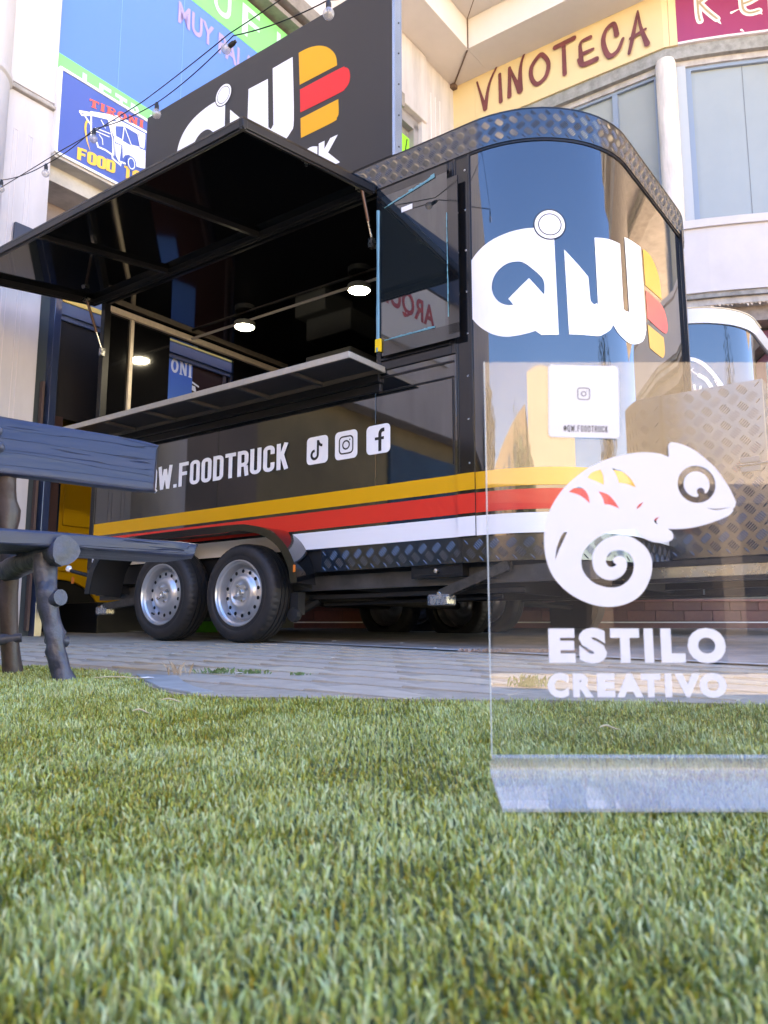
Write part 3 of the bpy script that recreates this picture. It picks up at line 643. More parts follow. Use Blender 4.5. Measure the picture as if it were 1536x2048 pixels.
NW = [(2.005, 2.201, 1), (2.137, 2.065, 1), (2.144, 1.947), (2.150, 1.928), (2.167, 1.918), (2.184, 1.928), (2.191, 1.946), (2.187, 2.293, 1), (2.285, 2.310), (2.39, 2.315, 1), (2.395, 1.96), (2.403, 1.945), (2.423, 1.938), (2.445, 1.948), (2.458, 1.971), (2.444, 2.375, 1), (2.567, 2.4), (2.703, 2.422, 1), (2.726, 1.977), (2.722, 1.921), (2.67, 1.850), (2.56, 1.795), (2.443, 1.765), (2.348, 1.785), (2.293, 1.829, 1), (2.272, 1.798), (2.226, 1.766), (2.173, 1.745), (2.015, 1.738, 1)]
S1.decal(tess([spline(NW, 4)])).build('logo_letter', VWHITE, T1, smooth=60)
for pts, m in (([(2.739, 2.426, 1), (2.863, 2.439), (2.97, 2.402), (3.032, 2.336), (3.052, 2.223, 1), (2.752, 2.208, 1)], VYEL),
               ([(2.755, 2.177, 1), (2.981, 2.19), (3.09, 2.17), (3.140, 2.10), (3.117, 2.034), (3.02, 2.012), (2.758, 2.008, 1)], VRED),
               ([(2.758, 1.973, 1), (3.048, 1.983, 1), (3.056, 1.90), (3.02, 1.85), (2.95, 1.838), (2.772, 1.837, 1)], VYEL)):
    S1.decal(tess([spline(pts)])).build('logo_burger_layer', m, T1, smooth=60)
# serving hatch, lifted
def fl(s_, d, h_=0.):   # d = distance out from the hinge, h_ = height above the sheet
    k = d/1.09; return (.205-1.075*k, s_, 2.850-.155*k+h_)
g = G(); vs = [fl(-.872, 0), fl(1.92, 0), fl(1.92, 1.09), fl(-.872, 1.09), fl(-.872, 0, .012), fl(1.92, 0, .012), fl(1.92, 1.09, .012), fl(-.872, 1.09, .012)]
g.add(vs, [(0, 1, 2, 3), (4, 7, 6, 5), (0, 4, 5, 1), (1, 5, 6, 2), (2, 6, 7, 3), (3, 7, 4, 0)]); hatch = g.build('serving_hatch', GLOSS_IN, T1)
for (a, b) in (((-.872, 1.072), (1.92, 1.072)), ((-.872, .02), (1.92, .02)), ((-.855, .02), (-.855, 1.09)), ((1.903, .02), (1.903, 1.09))):
    g = G(); g.obox(fl(*a, -.018), fl(*b, -.018), .032, .046); g.obox(fl(*a, -.046), fl(*b, -.046), .016, .012); sub(hatch, g, 'hatch_frame', BLK, T1, bevel=.003)
for s_ in (.083, 1.002):
    g = G(); g.obox(fl(s_, .03, -.016), fl(s_, 1.07, -.016), .03, .034); sub(hatch, g, 'hatch_rib', BLK, T1, bevel=.002)
g = G(); g.obox(fl(-.84, .55, -.03), fl(-.84, .62, -.03), .02, .018); g.lathe([(.008, -.01), (.008, .012)], fl(-.835, .585, -.05), (0, 0, 1), 10, True); sub(hatch, g, 'catch', STEEL, T1)
for s_, tt_, zt_, tb_, zb_ in ((-.845, .10, 2.80, .20, 2.52), (1.80, .05, 2.77, .20, 2.42)):
    g = G(); m_ = Vector(((tt_+tb_)/2, s_, (zt_+zb_)/2)); g.tube([(tt_, s_, zt_), m_+(Vector((tb_, s_, zb_))-m_)*.3], .011, 10); sr = g.build('gas_strut', P('strut_copper_black', (.10, .06, .05), .3, .6), T1, smooth=60)
    g = G(); g.tube([m_, (tb_, s_, zb_)], .006, 8); g.box((.19, s_-.012, zb_-.05), (.225, s_+.02, zb_+.01)); sub(sr, g, 'strut_bracket', STEEL, T1); g = G(); g.box((tt_-.02, s_-.012, zt_-.01), (tt_+.02, s_+.03, zt_+.02)); sub(sr, g, 'strut_bracket', STEEL, T1)
g = G(); g.box((.222, -.872, 2.80), (.245, 1.80, 2.84)); g.build('opening_head', BLK, T1)
# folding counter below the opening
CS = P('counter_edge_metal', (.46, .43, .38), .38, .5, noise=(30, .1))
g = G(); g.box((-.11, -.925, 1.712), (.22, 1.76, 1.716)); cnt = g.build('counter', P('counter_underside', (.035, .032, .034), .45), T1)
g = G(); g.box((-.118, -.935, 1.685), (-.11, 1.77, 1.722)); g.box((-.11, -.935, 1.688), (.215, -.925, 1.722)); g.box((-.11, 1.76, 1.688), (.215, 1.77, 1.722)); g.box((-.11, -.925, 1.7165), (.215, 1.76, 1.722)); sub(cnt, g, 'counter_edge', CS, T1, bevel=.0015)
g = G(); g.box((-.108, -.925, 1.686), (-.094, 1.76, 1.711)); g.box((.19, -.925, 1.686), (.21, 1.76, 1.711)); sub(cnt, g, 'counter_rail', P('counter_rib', (.10, .095, .09), .4, .3), T1)
for k in range(1, 6):
    s_ = -.925+k*2.685/6; g = G(); g.box((-.094, s_-.013, 1.69), (.19, s_+.013, 1.711)); sub(cnt, g, 'counter_rib', P('counter_rib', (.10, .095, .09), .4, .3), T1, bevel=.002)
g = G(); g.box((.19, -.9, 1.64), (.222, 1.80, 1.684)); g.box((.205, -.9, 1.585), (.222, 1.80, 1.63)); g.build('sill_moulding', BLK, T1, bevel=.003)
# window beside the hatch
FRM = P('window_frame_black', (.014, .014, .016), .25)
g = G(); z0, z1 = 1.705, 2.82
for a, b in (((.21, -.872, z0), (.245, -.905, z1)), ((.21, -1.375, z0), (.245, -1.402, z1)), ((.21, -.905, z0), (.245, -1.375, 1.755)), ((.21, -.905, 2.775), (.245, -1.375, z1)), ((.20, -.905, 1.757), (.215, -1.375, 1.775))): g.box(a, b)
wf = g.build('window_frame', FRM, T1, bevel=.003)
g = G(); g.box((.236, -.9, 1.75), (.25, -1.38, 2.78)); sub(wf, g, 'window_backing', DARK, T1)
g = G()
for a, b in (((.172, -.915, 1.80), (.18, -.94, 2.79)), ((.172, -1.385, 1.80), (.18, -1.452, 2.70)), ((.172, -.94, 1.772), (.18, -1.452, 1.855)), ((.172, -.94, 2.745), (.18, -1.385, 2.79))): g.box(a, b)
sub(wf, g, 'sash', P('sash_black_glass', (.006, .006, .007), .05, ior=1.7), T1)
g = G(); g.box((.173, -.94, 1.855), (.178, -1.385, 2.745)); sub(wf, g, 'glass', P('smoked_pane', (.010, .014, .016), .01, ior=2.0), T1)
FILM = P('cyan_protective_film', (.09, .28, .34), .3)
rr = random.Random(3)
def filmstrip(p0, p1, w0, w1, nn=14):
    g = G()
    for k in range(nn):
        a, b = k/nn, (k+1)/nn
        def q(t, w_): return (p0[0]+(p1[0]-p0[0])*t, p0[1]+(p1[1]-p0[1])*t)
        A, B = q(a, 0), q(b, 0); d = Vector((B[0]-A[0], B[1]-A[1])).normalized(); nn_ = (-d.y, d.x)
        wa, wb = (w0+(w1-w0)*a)*rr.uniform(.6, 1.3), (w0+(w1-w0)*b)*rr.uniform(.6, 1.3)
        g.add([(.1705-rr.uniform(0, .004), A[0], A[1]), (.1705, B[0], B[1]), (.1705-rr.uniform(0, .003), B[0]+nn_[0]*wb, B[1]+nn_[1]*wb), (.1705, A[0]+nn_[0]*wa, A[1]+nn_[1]*wa)], [(0, 1, 2, 3)])
    sub(wf, g, 'film_scrap', FILM, T1)
filmstrip((-1.383, 1.90), (-1.380, 2.50), .007, .004); filmstrip((-1.31, 2.735), (-.96, 2.665), .022, .006); filmstrip((-.96, 1.86), (-1.30, 1.858), -.006, -.013)
g = G(); g.tube([(.165, -.918, z) for z in np.linspace(1.80, 2.66, 9)], [.012, .010, .011, .009, .010, .008, .010, .009, .011], 6); sub(wf, g, 'film_edge', P('blue_film_edge', (.10, .26, .36), .3), T1)
g = G(); g.box((.155, -.905, 1.80), (.171, -.94, 1.875)); sub(wf, g, 'yellow_tag', P('tag_yellow', (.85, .55, .02), .5), T1)
g = G(); g.box((.1700, -1.08, 2.60), (.1712, -1.155, 2.63)); sub(wf, g, 'sticker', VWHITE, T1)
# lower stile lines of the panel under the window
g = G()
for a, b in (((.213, -.885, 1.66), (.222, -1.39, 1.672)), ((.213, -.885, 1.575), (.222, -1.39, 1.585)), ((.213, -1.375, 1.10), (.222, -1.385, 1.57))): g.box(a, b)
g.build('panel_moulding', BLK, T1, bevel=.002)
# wheel arch, wheels, axles
lip = [(-.505, .50), (-.487, .60), (-.415, .715), (-.30, .80), (-.14, .85), (.08, .868), (.95, .868), (1.2, .85), (1.36, .785), (1.46, .66), (1.50, .50)]
bod = [(-.43, .50), (-.412, .60), (-.366, .69), (-.29, .78), (-.16, .845), (.08, .868), (.95, .868), (1.17, .845), (1.31, .775), (1.41, .66), (1.45, .50)]
lip = spline([(a, b) for a, b in lip], 4, False); bod = spline([(a, b) for a, b in bod], 4, False)
cl_ = np.mean(lip, 0); inn = [(a-(a-.5)*.05*abs(a-.5), b-.045) if .0 < a < 1.0 else (.5+(a-.5)*.945, b-.035*max(0, (b-.5)/.37)) for a, b in lip]
g = G(); n_ = len(lip)
vs = [(-.03, a, b) for a, b in lip]+[(.214, a, b) for a, b in bod]+[(-.028, a, b) for a, b in inn]
g.add(vs, [(i, i+1, n_+i+1, n_+i) for i in range(n_-1)]+[(i, i+1, 2*n_+i+1, 2*n_+i) for i in range(n_-1)]); fd = g.build('fender', P('fender_black_gloss', (.006, .006, .007), .08, ior=1.65), T1, smooth=50, recalc=True)
g = G(); vs = [(-.026, a, b-.001) for a, b in inn]+[(.214, .5+(a-.5)*.97, b-.02) for a, b in bod]; g.add(vs, [(i, i+1, n_+i+1, n_+i) for i in range(n_-1)]); sub(fd, g, 'inner_liner', BLKM, T1, smooth=50)
g = G(); g.box((-.034, -.492, .56), (-.029, -.478, .60)); sub(fd, g, 'reflector', P('orange_reflector', (.7, .18, .03), .3), T1)
for s_, z_ in ((0, .461), (.717, .475)):
    make_wheel(T1, 'wheel', (0.005, s_, z_)); make_wheel(T1, 'wheel', (2.62, s_, z_+.008), -1)
    g = G(); g.tube([(.1, s_, z_), (2.5, s_, z_)], .032, 12); g.build('axle', BLKM, T1, smooth=60)
g = G(); g.box((.30, 1.80, .475), (.34, -2.1, .56)); g.build('chassis_rail', P('chassis_steel', (.10, .095, .09), .4, .5, noise=(6, .4)), T1)
g = G(); g.box((2.1, 1.80, .475), (2.14, -2.1, .56)); g.build('chassis_rail', BLKM, T1)
for s_ in (-1.9, -1.1, -.4, 1.1, 1.7):
    g = G(); g.box((.34, s_-.02, .49), (2.1, s_+.02, .578)); g.build('cross_member', BLKM, T1)
g = G(); g.box((.36, -.25, .43), (.42, -1.7, .452)); g.tube([(.45, -.3, .40), (.5, -1.5, .415)], .012, 8); g.tube([(.37, -.16, .36), (.42, -.28, .43)], .03, 8); g.build('brake_rods', BLKM, T1)
g = G(); g.lathe([(.001, 0), (.04, .005), (.045, .03), (.035, .05), (.001, .05)], (.12, -.33, .33), (1, 0, 0), 12); g.box((.14, -.30, .33), (.2, -.36, .46)); g.build('brake_drum', BLKM, T1)
# corner steadies
CLEARP = thin_glass('clear_wrapping', (.85, .86, .86), 1.5, .1, .18, (.6, .6, .62))
for sg, s_ in ((1, -1.09), (-1, 1.76)):
    d = -1 if sg == 1 else -1
    z_ = .58 if sg == 1 else .575
    g = G(); g.box((.235, s_, z_-.068), (.33, s_-.32, z_)); g.box((.23, s_-.02, z_-.058), (.235, s_-.30, z_-.05)); g.box((.23, s_-.02, z_-.015), (.235, s_-.30, z_-.008)); st = g.build('corner_steady', BLK if sg == 1 else P('steady_dark', (.03, .028, .03), .35), T1, bevel=.003)
    g = G(); g.lathe([(.012, 0), (.012, -.02), (.001, -.022)], (.232, s_-.17, z_-.035), (1, 0, 0), 8, True); sub(st, g, 'jack_bolt', STEEL, T1)
    if sg == 1: A0, B0 = (.27, s_-.58, z_-.02), (.27, s_-.175, .425)
    else: A0, B0 = (.27, s_-.50, .46), (.27, s_-.09, .425)
    g = G()
    A0 = Vector(A0); B0 = Vector(B0); dr = (B0-A0)
    for o_ in (-.022, .022): g.obox(A0+Vector((o_, 0, 0)), B0+Vector((o_, 0, 0)), .004, .05)
    for q in (.05, .28, .5, .72, .95): c_ = A0+dr*q; g.obox(c_-Vector((.022, 0, 0)), c_+Vector((.022, 0, 0)), .03, .042, (0, 0, 1))
    sub(st, g, 'jack_arm', P('jack_steel', (.11, .105, .10), .4, .9, noise=(30, .3)), T1)
    g = G(); g.box((.235, B0.y-.05, B0.z-.055), (.305, B0.y+.055, B0.z-.012)); g.lathe([(.014, 0), (.014, .08)], (.23, B0.y, B0.z), (1, 0, 0), 10, True); sub(st, g, 'jack_foot', STEEL, T1, bevel=.008)
    g = G(); g.box((.225, B0.y-.062, B0.z-.06), (.315, B0.y+.07, B0.z-.0)); sub(st, g, 'plastic_wrap', CLEARP, T1, bevel=.012)
# drawbar and tread-plate locker on the nose
BR = P('drawbar_metal', (.34, .32, .27), .3, .85, noise=(7, .2, .1))
g = G(); g.box((1.0, -1.9, .51), (1.05, -3.6, .570)); g.build('drawbar', BR, T1, bevel=.002)
g = G(); g.box((.99, -1.9, .57), (1.06, -3.6, .600)); g.box((.99, -1.9, .488), (1.06, -3.6, .509)); g.box((1.9, -1.9, .50), (1.95, -3.6, .60)); g.build('drawbar_flange', BLK, T1)
LX = -2.70
g = G(); g.box((1.264, -2.153, .632), (1.92, LX, 1.59)); lk = g.build('locker', TREAD, T1, bevel=.004)
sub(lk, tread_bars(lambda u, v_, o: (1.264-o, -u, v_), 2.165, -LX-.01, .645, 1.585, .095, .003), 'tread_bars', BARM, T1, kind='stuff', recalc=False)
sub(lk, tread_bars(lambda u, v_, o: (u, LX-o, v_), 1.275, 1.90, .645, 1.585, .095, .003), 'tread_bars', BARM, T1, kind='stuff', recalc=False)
g = G(); g.box((1.256, -2.56, 1.135), (1.264, -2.66, 1.165)); g.box((1.256, -2.56, 1.085), (1.264, -2.66, 1.115)); g.box((1.25, -2.54, 1.12), (1.256, LX, 1.128)); sub(lk, g, 'latch', P('latch_grey', (.12, .14, .16), .35, .5), T1, bevel=.002)
g = G(); g.obox(S1.pt(S1.a2+.02, .6, .012), S1.pt(S1.a2+.02, 2.86, .012), .02, .02, (1, 0, 0)); g.build('nose_trim', BLK, T1)
# marker lamp at the rear corner
g = G(); g.tube([(.24, 1.86, .66), (.16, 1.98, .70)], .014, 8); ml = g.build('marker_lamp_arm', BLKM, T1)
g = G(); g.lathe([(.001, -.03), (.022, -.028), (.024, -.006), (.022, 0), (.001, .004)], (.15, 1.99, .715), (-.7, -.6, .1), 16); sub(ml, g, 'marker_lamp', P('lamp_lens', (.75, .72, .68), .15, .3), T1, smooth=50)
g = G(); g.box((.155, 1.94, .60), (.17, 1.955, .65)); sub(ml, g, 'amber_lens', P('orange_reflector', (.7, .18, .03), .3), T1)

# ------------------------------------------------------------------ roof sign
TS = Thing('roof_sign', 'tall black rooftop sign with white QW letters and yellow and red burger mark', 'sign', (.36, .3, 3.0))
H = lambda x, y, o=0.: (.30-o, -x, y)
g = G(); g.box((.30, 1.50, 3.085), (.37, -.925, 4.325)); g.build('sign_panel', P('sign_face_black', (.018, .019, .022), .30, noise=(1.5, .1)), TS, bevel=.002)
g = G(); g.box((.2985, -.9255, 3.083), (.372, -.945, 4.327)); g.build('sign_edge', P('sign_edge_skylit', (.30, .42, .62), .22, .85), TS)  # blue of the reflected sky is put into the edge colour
g = G()
for s_ in (1.3, .3, -.7): g.box((.31, s_, 2.99), (.36, s_-.05, 3.09))
g.box((.32, 1.5, 2.99), (.36, -.94, 3.02)); g.build('sign_foot', BLKM, TS)
g = G()
for k in range(6): g.lathe([(.006, 0), (.004, -.004)], (.34, -.945, 3.15+k*.21), (0, 1, 0), 8, True)
g.build('screws', BLKM, TS)
SW = P('sign_white', (.85, .85, .85), .35)
sc = 1.055
def hq(pts): return [((p[0]-1.934)*sc-.602, (p[1]-2.338)*sc+4.14, *p[2:]) for p in pts]
def flatd(vf, off=.002, fn_=H):
    g = G(); g.flat(vf, lambda x, y, l=0: fn_(x, y, off+l)); return g
flatd(tess([spline(hq(NQ)), spline(hq(NH))])).build('sign_letter', SW, TS)
flatd(tess([circ(-.602, 4.14, .090, 48)]), .0028).build('ring_outline', VBLK, TS)
flatd(merge(tess([circ(-.602, 4.14, .082, 48), circ(-.602, 4.14, .067, 40)]), tess([circ(-.602, 4.14, .062, 40)])), .0036).build('sign_ring', SW, TS)
HW = [(-.527, 3.99, 1), (-.395, 3.855, 1), (-.385, 3.72), (-.365, 3.70), (-.345, 3.72), (-.340, 4.073, 1), (-.148, 4.068, 1), (-.133, 3.71), (-.128, 3.69), (-.108, 3.668), (-.088, 3.69), (-.085, 3.71), (-.103, 4.129, 1), (.085, 4.13, 1), (.107, 3.655), (.08, 3.57), (0, 3.52), (-.10, 3.51), (-.19, 3.55), (-.235, 3.59, 1), (-.27, 3.54), (-.33, 3.515), (-.51, 3.505, 1)]
flatd(tess([spline(HW, 4)])).build('sign_letter', SW, TS)
for pts, m in (([(.141, 4.135, 1), (.229, 4.13), (.317, 4.105), (.393, 4.059), (.447, 4.0), (.474, 3.947), (.483, 3.884, 1), (.155, 3.888, 1)], P('sign_yellow', (.80, .37, .008), .4)),
               ([(.158, 3.852, 1), (.502, 3.851), (.548, 3.840), (.580, 3.812), (.592, 3.761), (.583, 3.713), (.55, 3.685), (.504, 3.676), (.165, 3.679, 1)], P('sign_red', (.80, .018, .022), .4)),
               ([(.168, 3.635, 1), (.496, 3.637, 1), (.5, 3.538), (.485, 3.509), (.454, 3.492), (.175, 3.489, 1)], P('sign_yellow', (.80, .37, .008), .4))):
    flatd(tess([spline(pts)])).build('sign_burger_layer', m, TS)
t_, asp = text2('FOODTRUCK', .055); flatd(fit(t_, -1.02, 3.185, .515, 3.39)).build('sign_lettering', SW, TS)
# ------------------------------------------------------------------ second trailer
T2 = Thing('catering_trailer', 'second black trailer with white roof band, parked behind the striped one', 'food trailer', (3.9, -.2, gloc(3.9, -.2)))
S2 = Shell(-1.65, 2.75, .62, 4.95, 1.9)
g = G(); S2.strip(g, -1.9, S2.a3+.6, .72, 2.585, 0); g.add([(2.75, 1.9, .72), (4.95, 1.9, .72), (4.95, 1.9, 2.585), (2.75, 1.9, 2.585)], [(0, 1, 2, 3)]); g.build('body', GLOSS, T2, smooth=50)
g = G(); S2.band(g, -1.9, S2.a3+.6, 2.585, 2.705, -.02, .014); g.build('roof_band', P('pearl_white_band', (.60, .61, .63), .25, coat=.4), T2, smooth=40)
g = G(); g.prism([S2.pt(p, 0)[:2] for p in S2.ps(-1.9, S2.a3+3.5)], lambda x, y: (x, y, 2.66), lambda x, y: (x, y, 2.69)); g.build('roof', P('grey_roof', (.3, .3, .3), .5), T2)
g = G(); S2.band(g, -1.9, S2.a1+.2, 2.706, 2.712, -.1, .022); g.build('roof_lip', P('cream_lip', (.72, .62, .45), .5), T2)
g = G(); S2.band(g, -1.9, S2.a3, .60, .72, -.02, .004); sk = g.build('skirt_plate', TREAD, T2, smooth=40)
for s_ in (.62, -.10): make_wheel(T2, 'wheel', (2.80, s_, .515))
for s_ in (.62, -.10):
    g = G(); g.tube([(2.9, s_, .515), (4.7, s_, .515)], .03, 10); g.lathe([(.296, 0), (.296, .18), (.001, .18)], (4.6, s_, .52), (1, 0, 0), 32, True); g.build('axle', BLKM, T2)
g = G(); g.box((2.9, 1.8, .50), (2.96, -3.0, .6)); g.box((2.8, 1.9, .58), (4.9, -2.0, .72)); g.box((4.6, -2.6, .28), (4.66, -2.66, .6)); g.build('chassis', BLKM, T2)
g = G(); g.box((3.3, -2.27, .63), (4.6, -2.95, .74)); g.build('drawbar_step', P('blue_tread', (.20, .33, .60), .3, .6, noise=(30, .4)), T2)
def d2(vf): return S2.decal(vf)
for pts, wd, cl in ((([(1.914, 2.306), (1.97, 2.291), (2.025, 2.256), (2.08, 2.195), (2.125, 2.136), (2.165, 2.077), (2.19, 2.0), (2.2, 1.9)]), .030, 0),
                ([(1.985, 2.171), (2.029, 2.14), (2.056, 2.104), (2.077, 2.059), (2.085, 2.0)], .030, 0), ([(1.944, 2.228), (1.932, 2.213), (1.963, 2.184), (1.985, 2.171)], .008, 0),
                ([(1.944, 2.094), (1.955, 2.036), (1.978, 2.036), (1.99, 2.081)], .016, 0)):
    d2(ribbon(spline(pts, 4, False), wd)).build('logo_line', VWHITE, T2)
V, F = fitw(word('TEKN', .17), 0, 0, .13, .035); ca, sa = math.cos(R_(-66)), math.sin(R_(-66))
d2(([(2.083+x*ca-y*sa, 2.165+x*sa+y*ca, l) for x, y, l in V], F)).build('lettering', VWHITE, T2)

# ------------------------------------------------------------------ left shop building (plane s = 2.25)
STUC = P('pinkish_render', (.53, .49, .495), .75, noise=(2.4, .22), stretch=(1.8, 1.8, .3), bump=(25, .25, .004))
STUCW = P('white_render', (.56, .53, .54), .75, noise=(2.2, .14), stretch=(1.6, 1.6, .35), bump=(25, .2, .004))
STAIN = P('stained_concrete', (.45, .41, .38), .8, noise=(6, .45), bump=(30, .4, .006))
CONC = P('grey_concrete', (.27, .265, .26), .8, noise=(8, .4), bump=(30, .4, .006))
S0 = 2.25
TB = Thing('shop_building', 'tall pale pink shop building with fluted pillar on the left', 'building', (2.5, 3.2, gloc(2.5, 3.2)))
g = G(); g.box((-.90, S0+.02, .1), (-.055, S0+.7, 4.50)); g.build('pillar', STUCW, TB, bevel=.006)
g = G(); g.box((-.90, S0+.005, 4.56), (-.055, S0+.7, 9.0)); g.build('pillar_upper', STUCW, TB, bevel=.006)
g = G(); g.box((-.92, S0-.015, 4.50), (-.04, S0+.7, 4.53)); g.box((-.905, S0+.012, 4.53), (-.05, S0+.7, 4.56)); g.build('pillar_moulding', STAIN, TB, bevel=.008)
g = G(); g.lathe([(.30, .1), (.30, 4.47), (.318, 4.49), (.318, 4.53), (.30, 4.56), (.30, 9)], (-.72, S0+.12, 0), (0, 0, 1), 36); g.build('half_column', STUCW, TB, smooth=30)
for t_ in (-.36, -.235):
    for a, b in ((.6, 4.18), (4.75, 6.9)):
        g = G(); g.box((t_-.020, S0+.016, a), (t_-.015, S0+.03, b)); g.box((t_+.015, S0+.016, a), (t_+.020, S0+.03, b)); g.box((t_-.020, S0+.016, b-.006), (t_+.020, S0+.03, b)); g.build('flute', P('flute_edge', (.66, .61, .62), .8), TB)
# further wing beyond the pillar (seen in the trailer's gloss)
g = G(); g.box((-14, S0+.3, 3.1), (-.9, S0+.8, 9.0)); g.build('wing_wall', STUC, TB)
g = G(); g.box((-14, S0+.55, .0), (-.9, S0+.65, 3.1)); g.build('shopfront_wall', P('ochre_shopfront', (.30, .23, .11), .6, noise=(.7, .5)), TB)
for a, b, c in ((-2.4, -1.2, (.16, .12, .10)), (-6.6, -4.9, (.03, .12, .22)), (-11, -9.2, (.10, .07, .05))):
    g = G(); g.box((b, S0+.5, .2), (a, S0+.56, 2.8)); g.build('shop_shutter', P('shutter_%d' % int(-a*10), c, .5, noise=(1, .4)), TB)
AQ = Thing('notice_board', 'white board with red ARQUI lettering high on the wing wall left of the pillar', 'sign', (-5.2, S0+.28, 4.2))
g = G(); g.box((-6.05, S0+.25, 4.15), (-4.2, S0+.3, 5.15)); g.build('board', P('board_white', (.62, .60, .60), .5), AQ)
t_, a_ = text2('ARQUI', .03); flatd(fit(t_, -5.75, 4.55, -4.55, 4.95), .006, lambda x, y, o=0.: (x, S0+.25-o, y)).build('board_lettering', P('board_red', (.45, .05, .05), .5), AQ)
g = G(); g.box((-6.6, S0+.25, 5.2), (-4.2, S0+.3, 6.1)); g.build('blue_board', P('board_navy', (.03, .05, .11), .4), AQ)
# openings: beam, head strip, frame
g = G(); g.box((-.055, S0+.12, 3.955), (4.6, S0+.5, 4.13)); g.box((-.055, S0-.02, 4.09), (3.0, S0+.12, 4.125)); g.build('sign_ledge', P('ledge_grey', (.50, .48, .46), .7, noise=(6, .25)), TB, bevel=.004)
g = G(); g.box((-.055, S0+.45, 3.08), (4.6, S0+.6, 3.96)); g.build('recess_wall', P('recess_brownish', (.30, .24, .235), .8, noise=(3, .3)), TB)
g = G(); g.box((-.055, S0+.02, 2.985), (4.6, S0+.5, 3.08)); g.build('door_head', P('door_blue_grey', (.07, .10, .17), .35), TB)
g = G(); g.box((.08, S0, 2.905), (4.6, S0+.05, 2.945)); g.build('yellow_trim', P('trim_amber', (.85, .48, .10), .5), TB)
g = G(); g.box((.08, S0+.01, 2.945), (4.6, S0+.05, 2.985)); g.box((.08, S0+.01, 2.80), (4.6, S0+.05, 2.905)); g.box((.08, S0+.03, 2.76), (4.6, S0+.06, 2.80)); g.build('door_lintel', P('door_blue_grey', (.07, .10, .17), .35), TB, bevel=.003)
g = G(); g.box((.045, S0-.02, .2), (.105, S0+.08, 2.985)); g.build('door_frame', P('frame_blue', (.03, .045, .09), .12, ior=1.8), TB, bevel=.003)
g = G(); g.box((-.055, S0+.06, .2), (.045, S0+.12, 2.985)); g.build('door_jamb', P('jamb_slate', (.045, .06, .07), .4), TB)
g = G(); g.box((.00, S0+.01, .25), (.02, S0+.05, 2.2)); g.build('door_stile', P('stile_brown', (.10, .065, .06), .4), TB)
g = G(); g.box((-.04, S0+.0, 1.60), (.0, S0+.04, 1.70)); g.build('red_notice', P('notice_red', (.7, .06, .03), .5), TB)
# shutter housings and the poster door seen through the trailer
g = G(); g.box((.105, S0+.05, 1.95), (1.20, S0+.10, 2.76)); g.build('roller_shutter', P('shutter_black', (.012, .010, .011), .5), TB)
g = G(); g.box((1.20, S0+.06, 1.2), (1.98, S0+.11, 2.80)); g.build('shop_door', P('door_maroon', (.035, .014, .014), .35), TB)
g = G(); g.box((1.90, S0+.04, 1.2), (1.935, S0+.06, 2.80)); g.box((1.98, S0+.02, 1.2), (2.03, S0+.10, 2.80)); g.build('door_frame_far', P('stile_brown', (.10, .065, .06), .4), TB, bevel=.003)
g = G(); g.box((2.03, S0+.06, .3), (6.0, S0+.12, 2.98)); g.build('shop_glazing', P('shop_glass_dark', (.02, .025, .03), .05, ior=1.6), TB)
TP = Thing('door_poster', 'blue poster with white van and RONI letters seen through the trailer doorway', 'poster', (1.35, S0+.05, 2.4))
PS = lambda x, y, o=0.: (x, S0+.055-o, y)
g = G(); g.box((1.10, S0+.05, 2.1), (1.52, S0+.058, 2.785)); g.build('sheet', P('poster_blue', (.05, .16, .55), .45), TP)
PW = P('poster_white', (.80, .82, .85), .45)
def slab(s, w_=.5):
    out = []; x = 0; k = 0
    for c in s:
        cw = {'I': .28, 'R': .62, 'O': .62, 'N': .66, 'T': .58}[c]; L = lambda pts, wd: out.append(ribbon([(x+a, b) for a, b in pts], wd, 0, False)); h_ = .085
        if c == 'I': L([(cw/2, .02), (cw/2, .98)], .20); L([(0, h_/2), (cw, h_/2)], h_); L([(0, 1-h_/2), (cw, 1-h_/2)], h_)
        if c == 'T': L([(cw/2, .02), (cw/2, .98)], .20); L([(cw*.2, h_/2), (cw*.8, h_/2)], h_); L([(0, .91), (cw, .91)], .17); L([(.04, .70), (.04, .98)], .08); L([(cw-.04, .70), (cw-.04, .98)], .08)
        if c == 'O': L([(cw/2+(cw/2-.09)*math.cos(a), .5+.41*math.sin(a)) for a in [2*math.pi*m/24 for m in range(25)]], .18)
        if c == 'R': L([(.18, .02), (.18, .98)], .20); L([(0, h_/2), (.36, h_/2)], h_); L([(0, .93), (.38, .93)]+arc(.38, .72, .15, .21, 90, -90, 8)+[(.2, .5)], .13); L([(.34, .50), (.48, .06), (.62, .05)], .15)
        if c == 'N': L([(.12, .02), (.12, .98)], .13); L([(0, h_/2), (.26, h_/2)], h_); L([(.02, .955), (.2, .955)], h_); L([(.12, .97), (.53, .04)], .20); L([(.53, .02), (.53, .98)], .13); L([(.40, 1-h_/2), (.66, 1-h_/2)], h_)
        for q in range(k, len(out)): out[q] = ([(a, b, q*.00018) for a, b, _ in out[q][0]], out[q][1])
        k = len(out); x += cw+.09
    return merge(*out), x-.09
flatd(fitw(slab('TIRONI'), 1.02, 2.63, 1.51, 2.765), .003, PS).build('poster_lettering', PW, TP)
g = G(); V, F = ribbon([(1.05, 2.60), (1.50, 2.60), (1.60, 2.57)], .018); g.flat((V, F), lambda x, y, l: PS(x, y, .003)); V, F = ribbon([(1.22, 2.58), (1.24, 2.30)], .016); g.flat((V, F), lambda x, y, l: PS(x, y, .0035)); V, F = ribbon([(1.27, 2.58), (1.32, 2.30)], .014); g.flat((V, F), lambda x, y, l: PS(x, y, .004))
g.flat(tess([[(1.34, 2.575), (1.56, 2.56), (1.58, 2.50), (1.44, 2.54)]]), lambda x, y, l=0: PS(x, y, .0045)); g.build('poster_van', PW, TP)
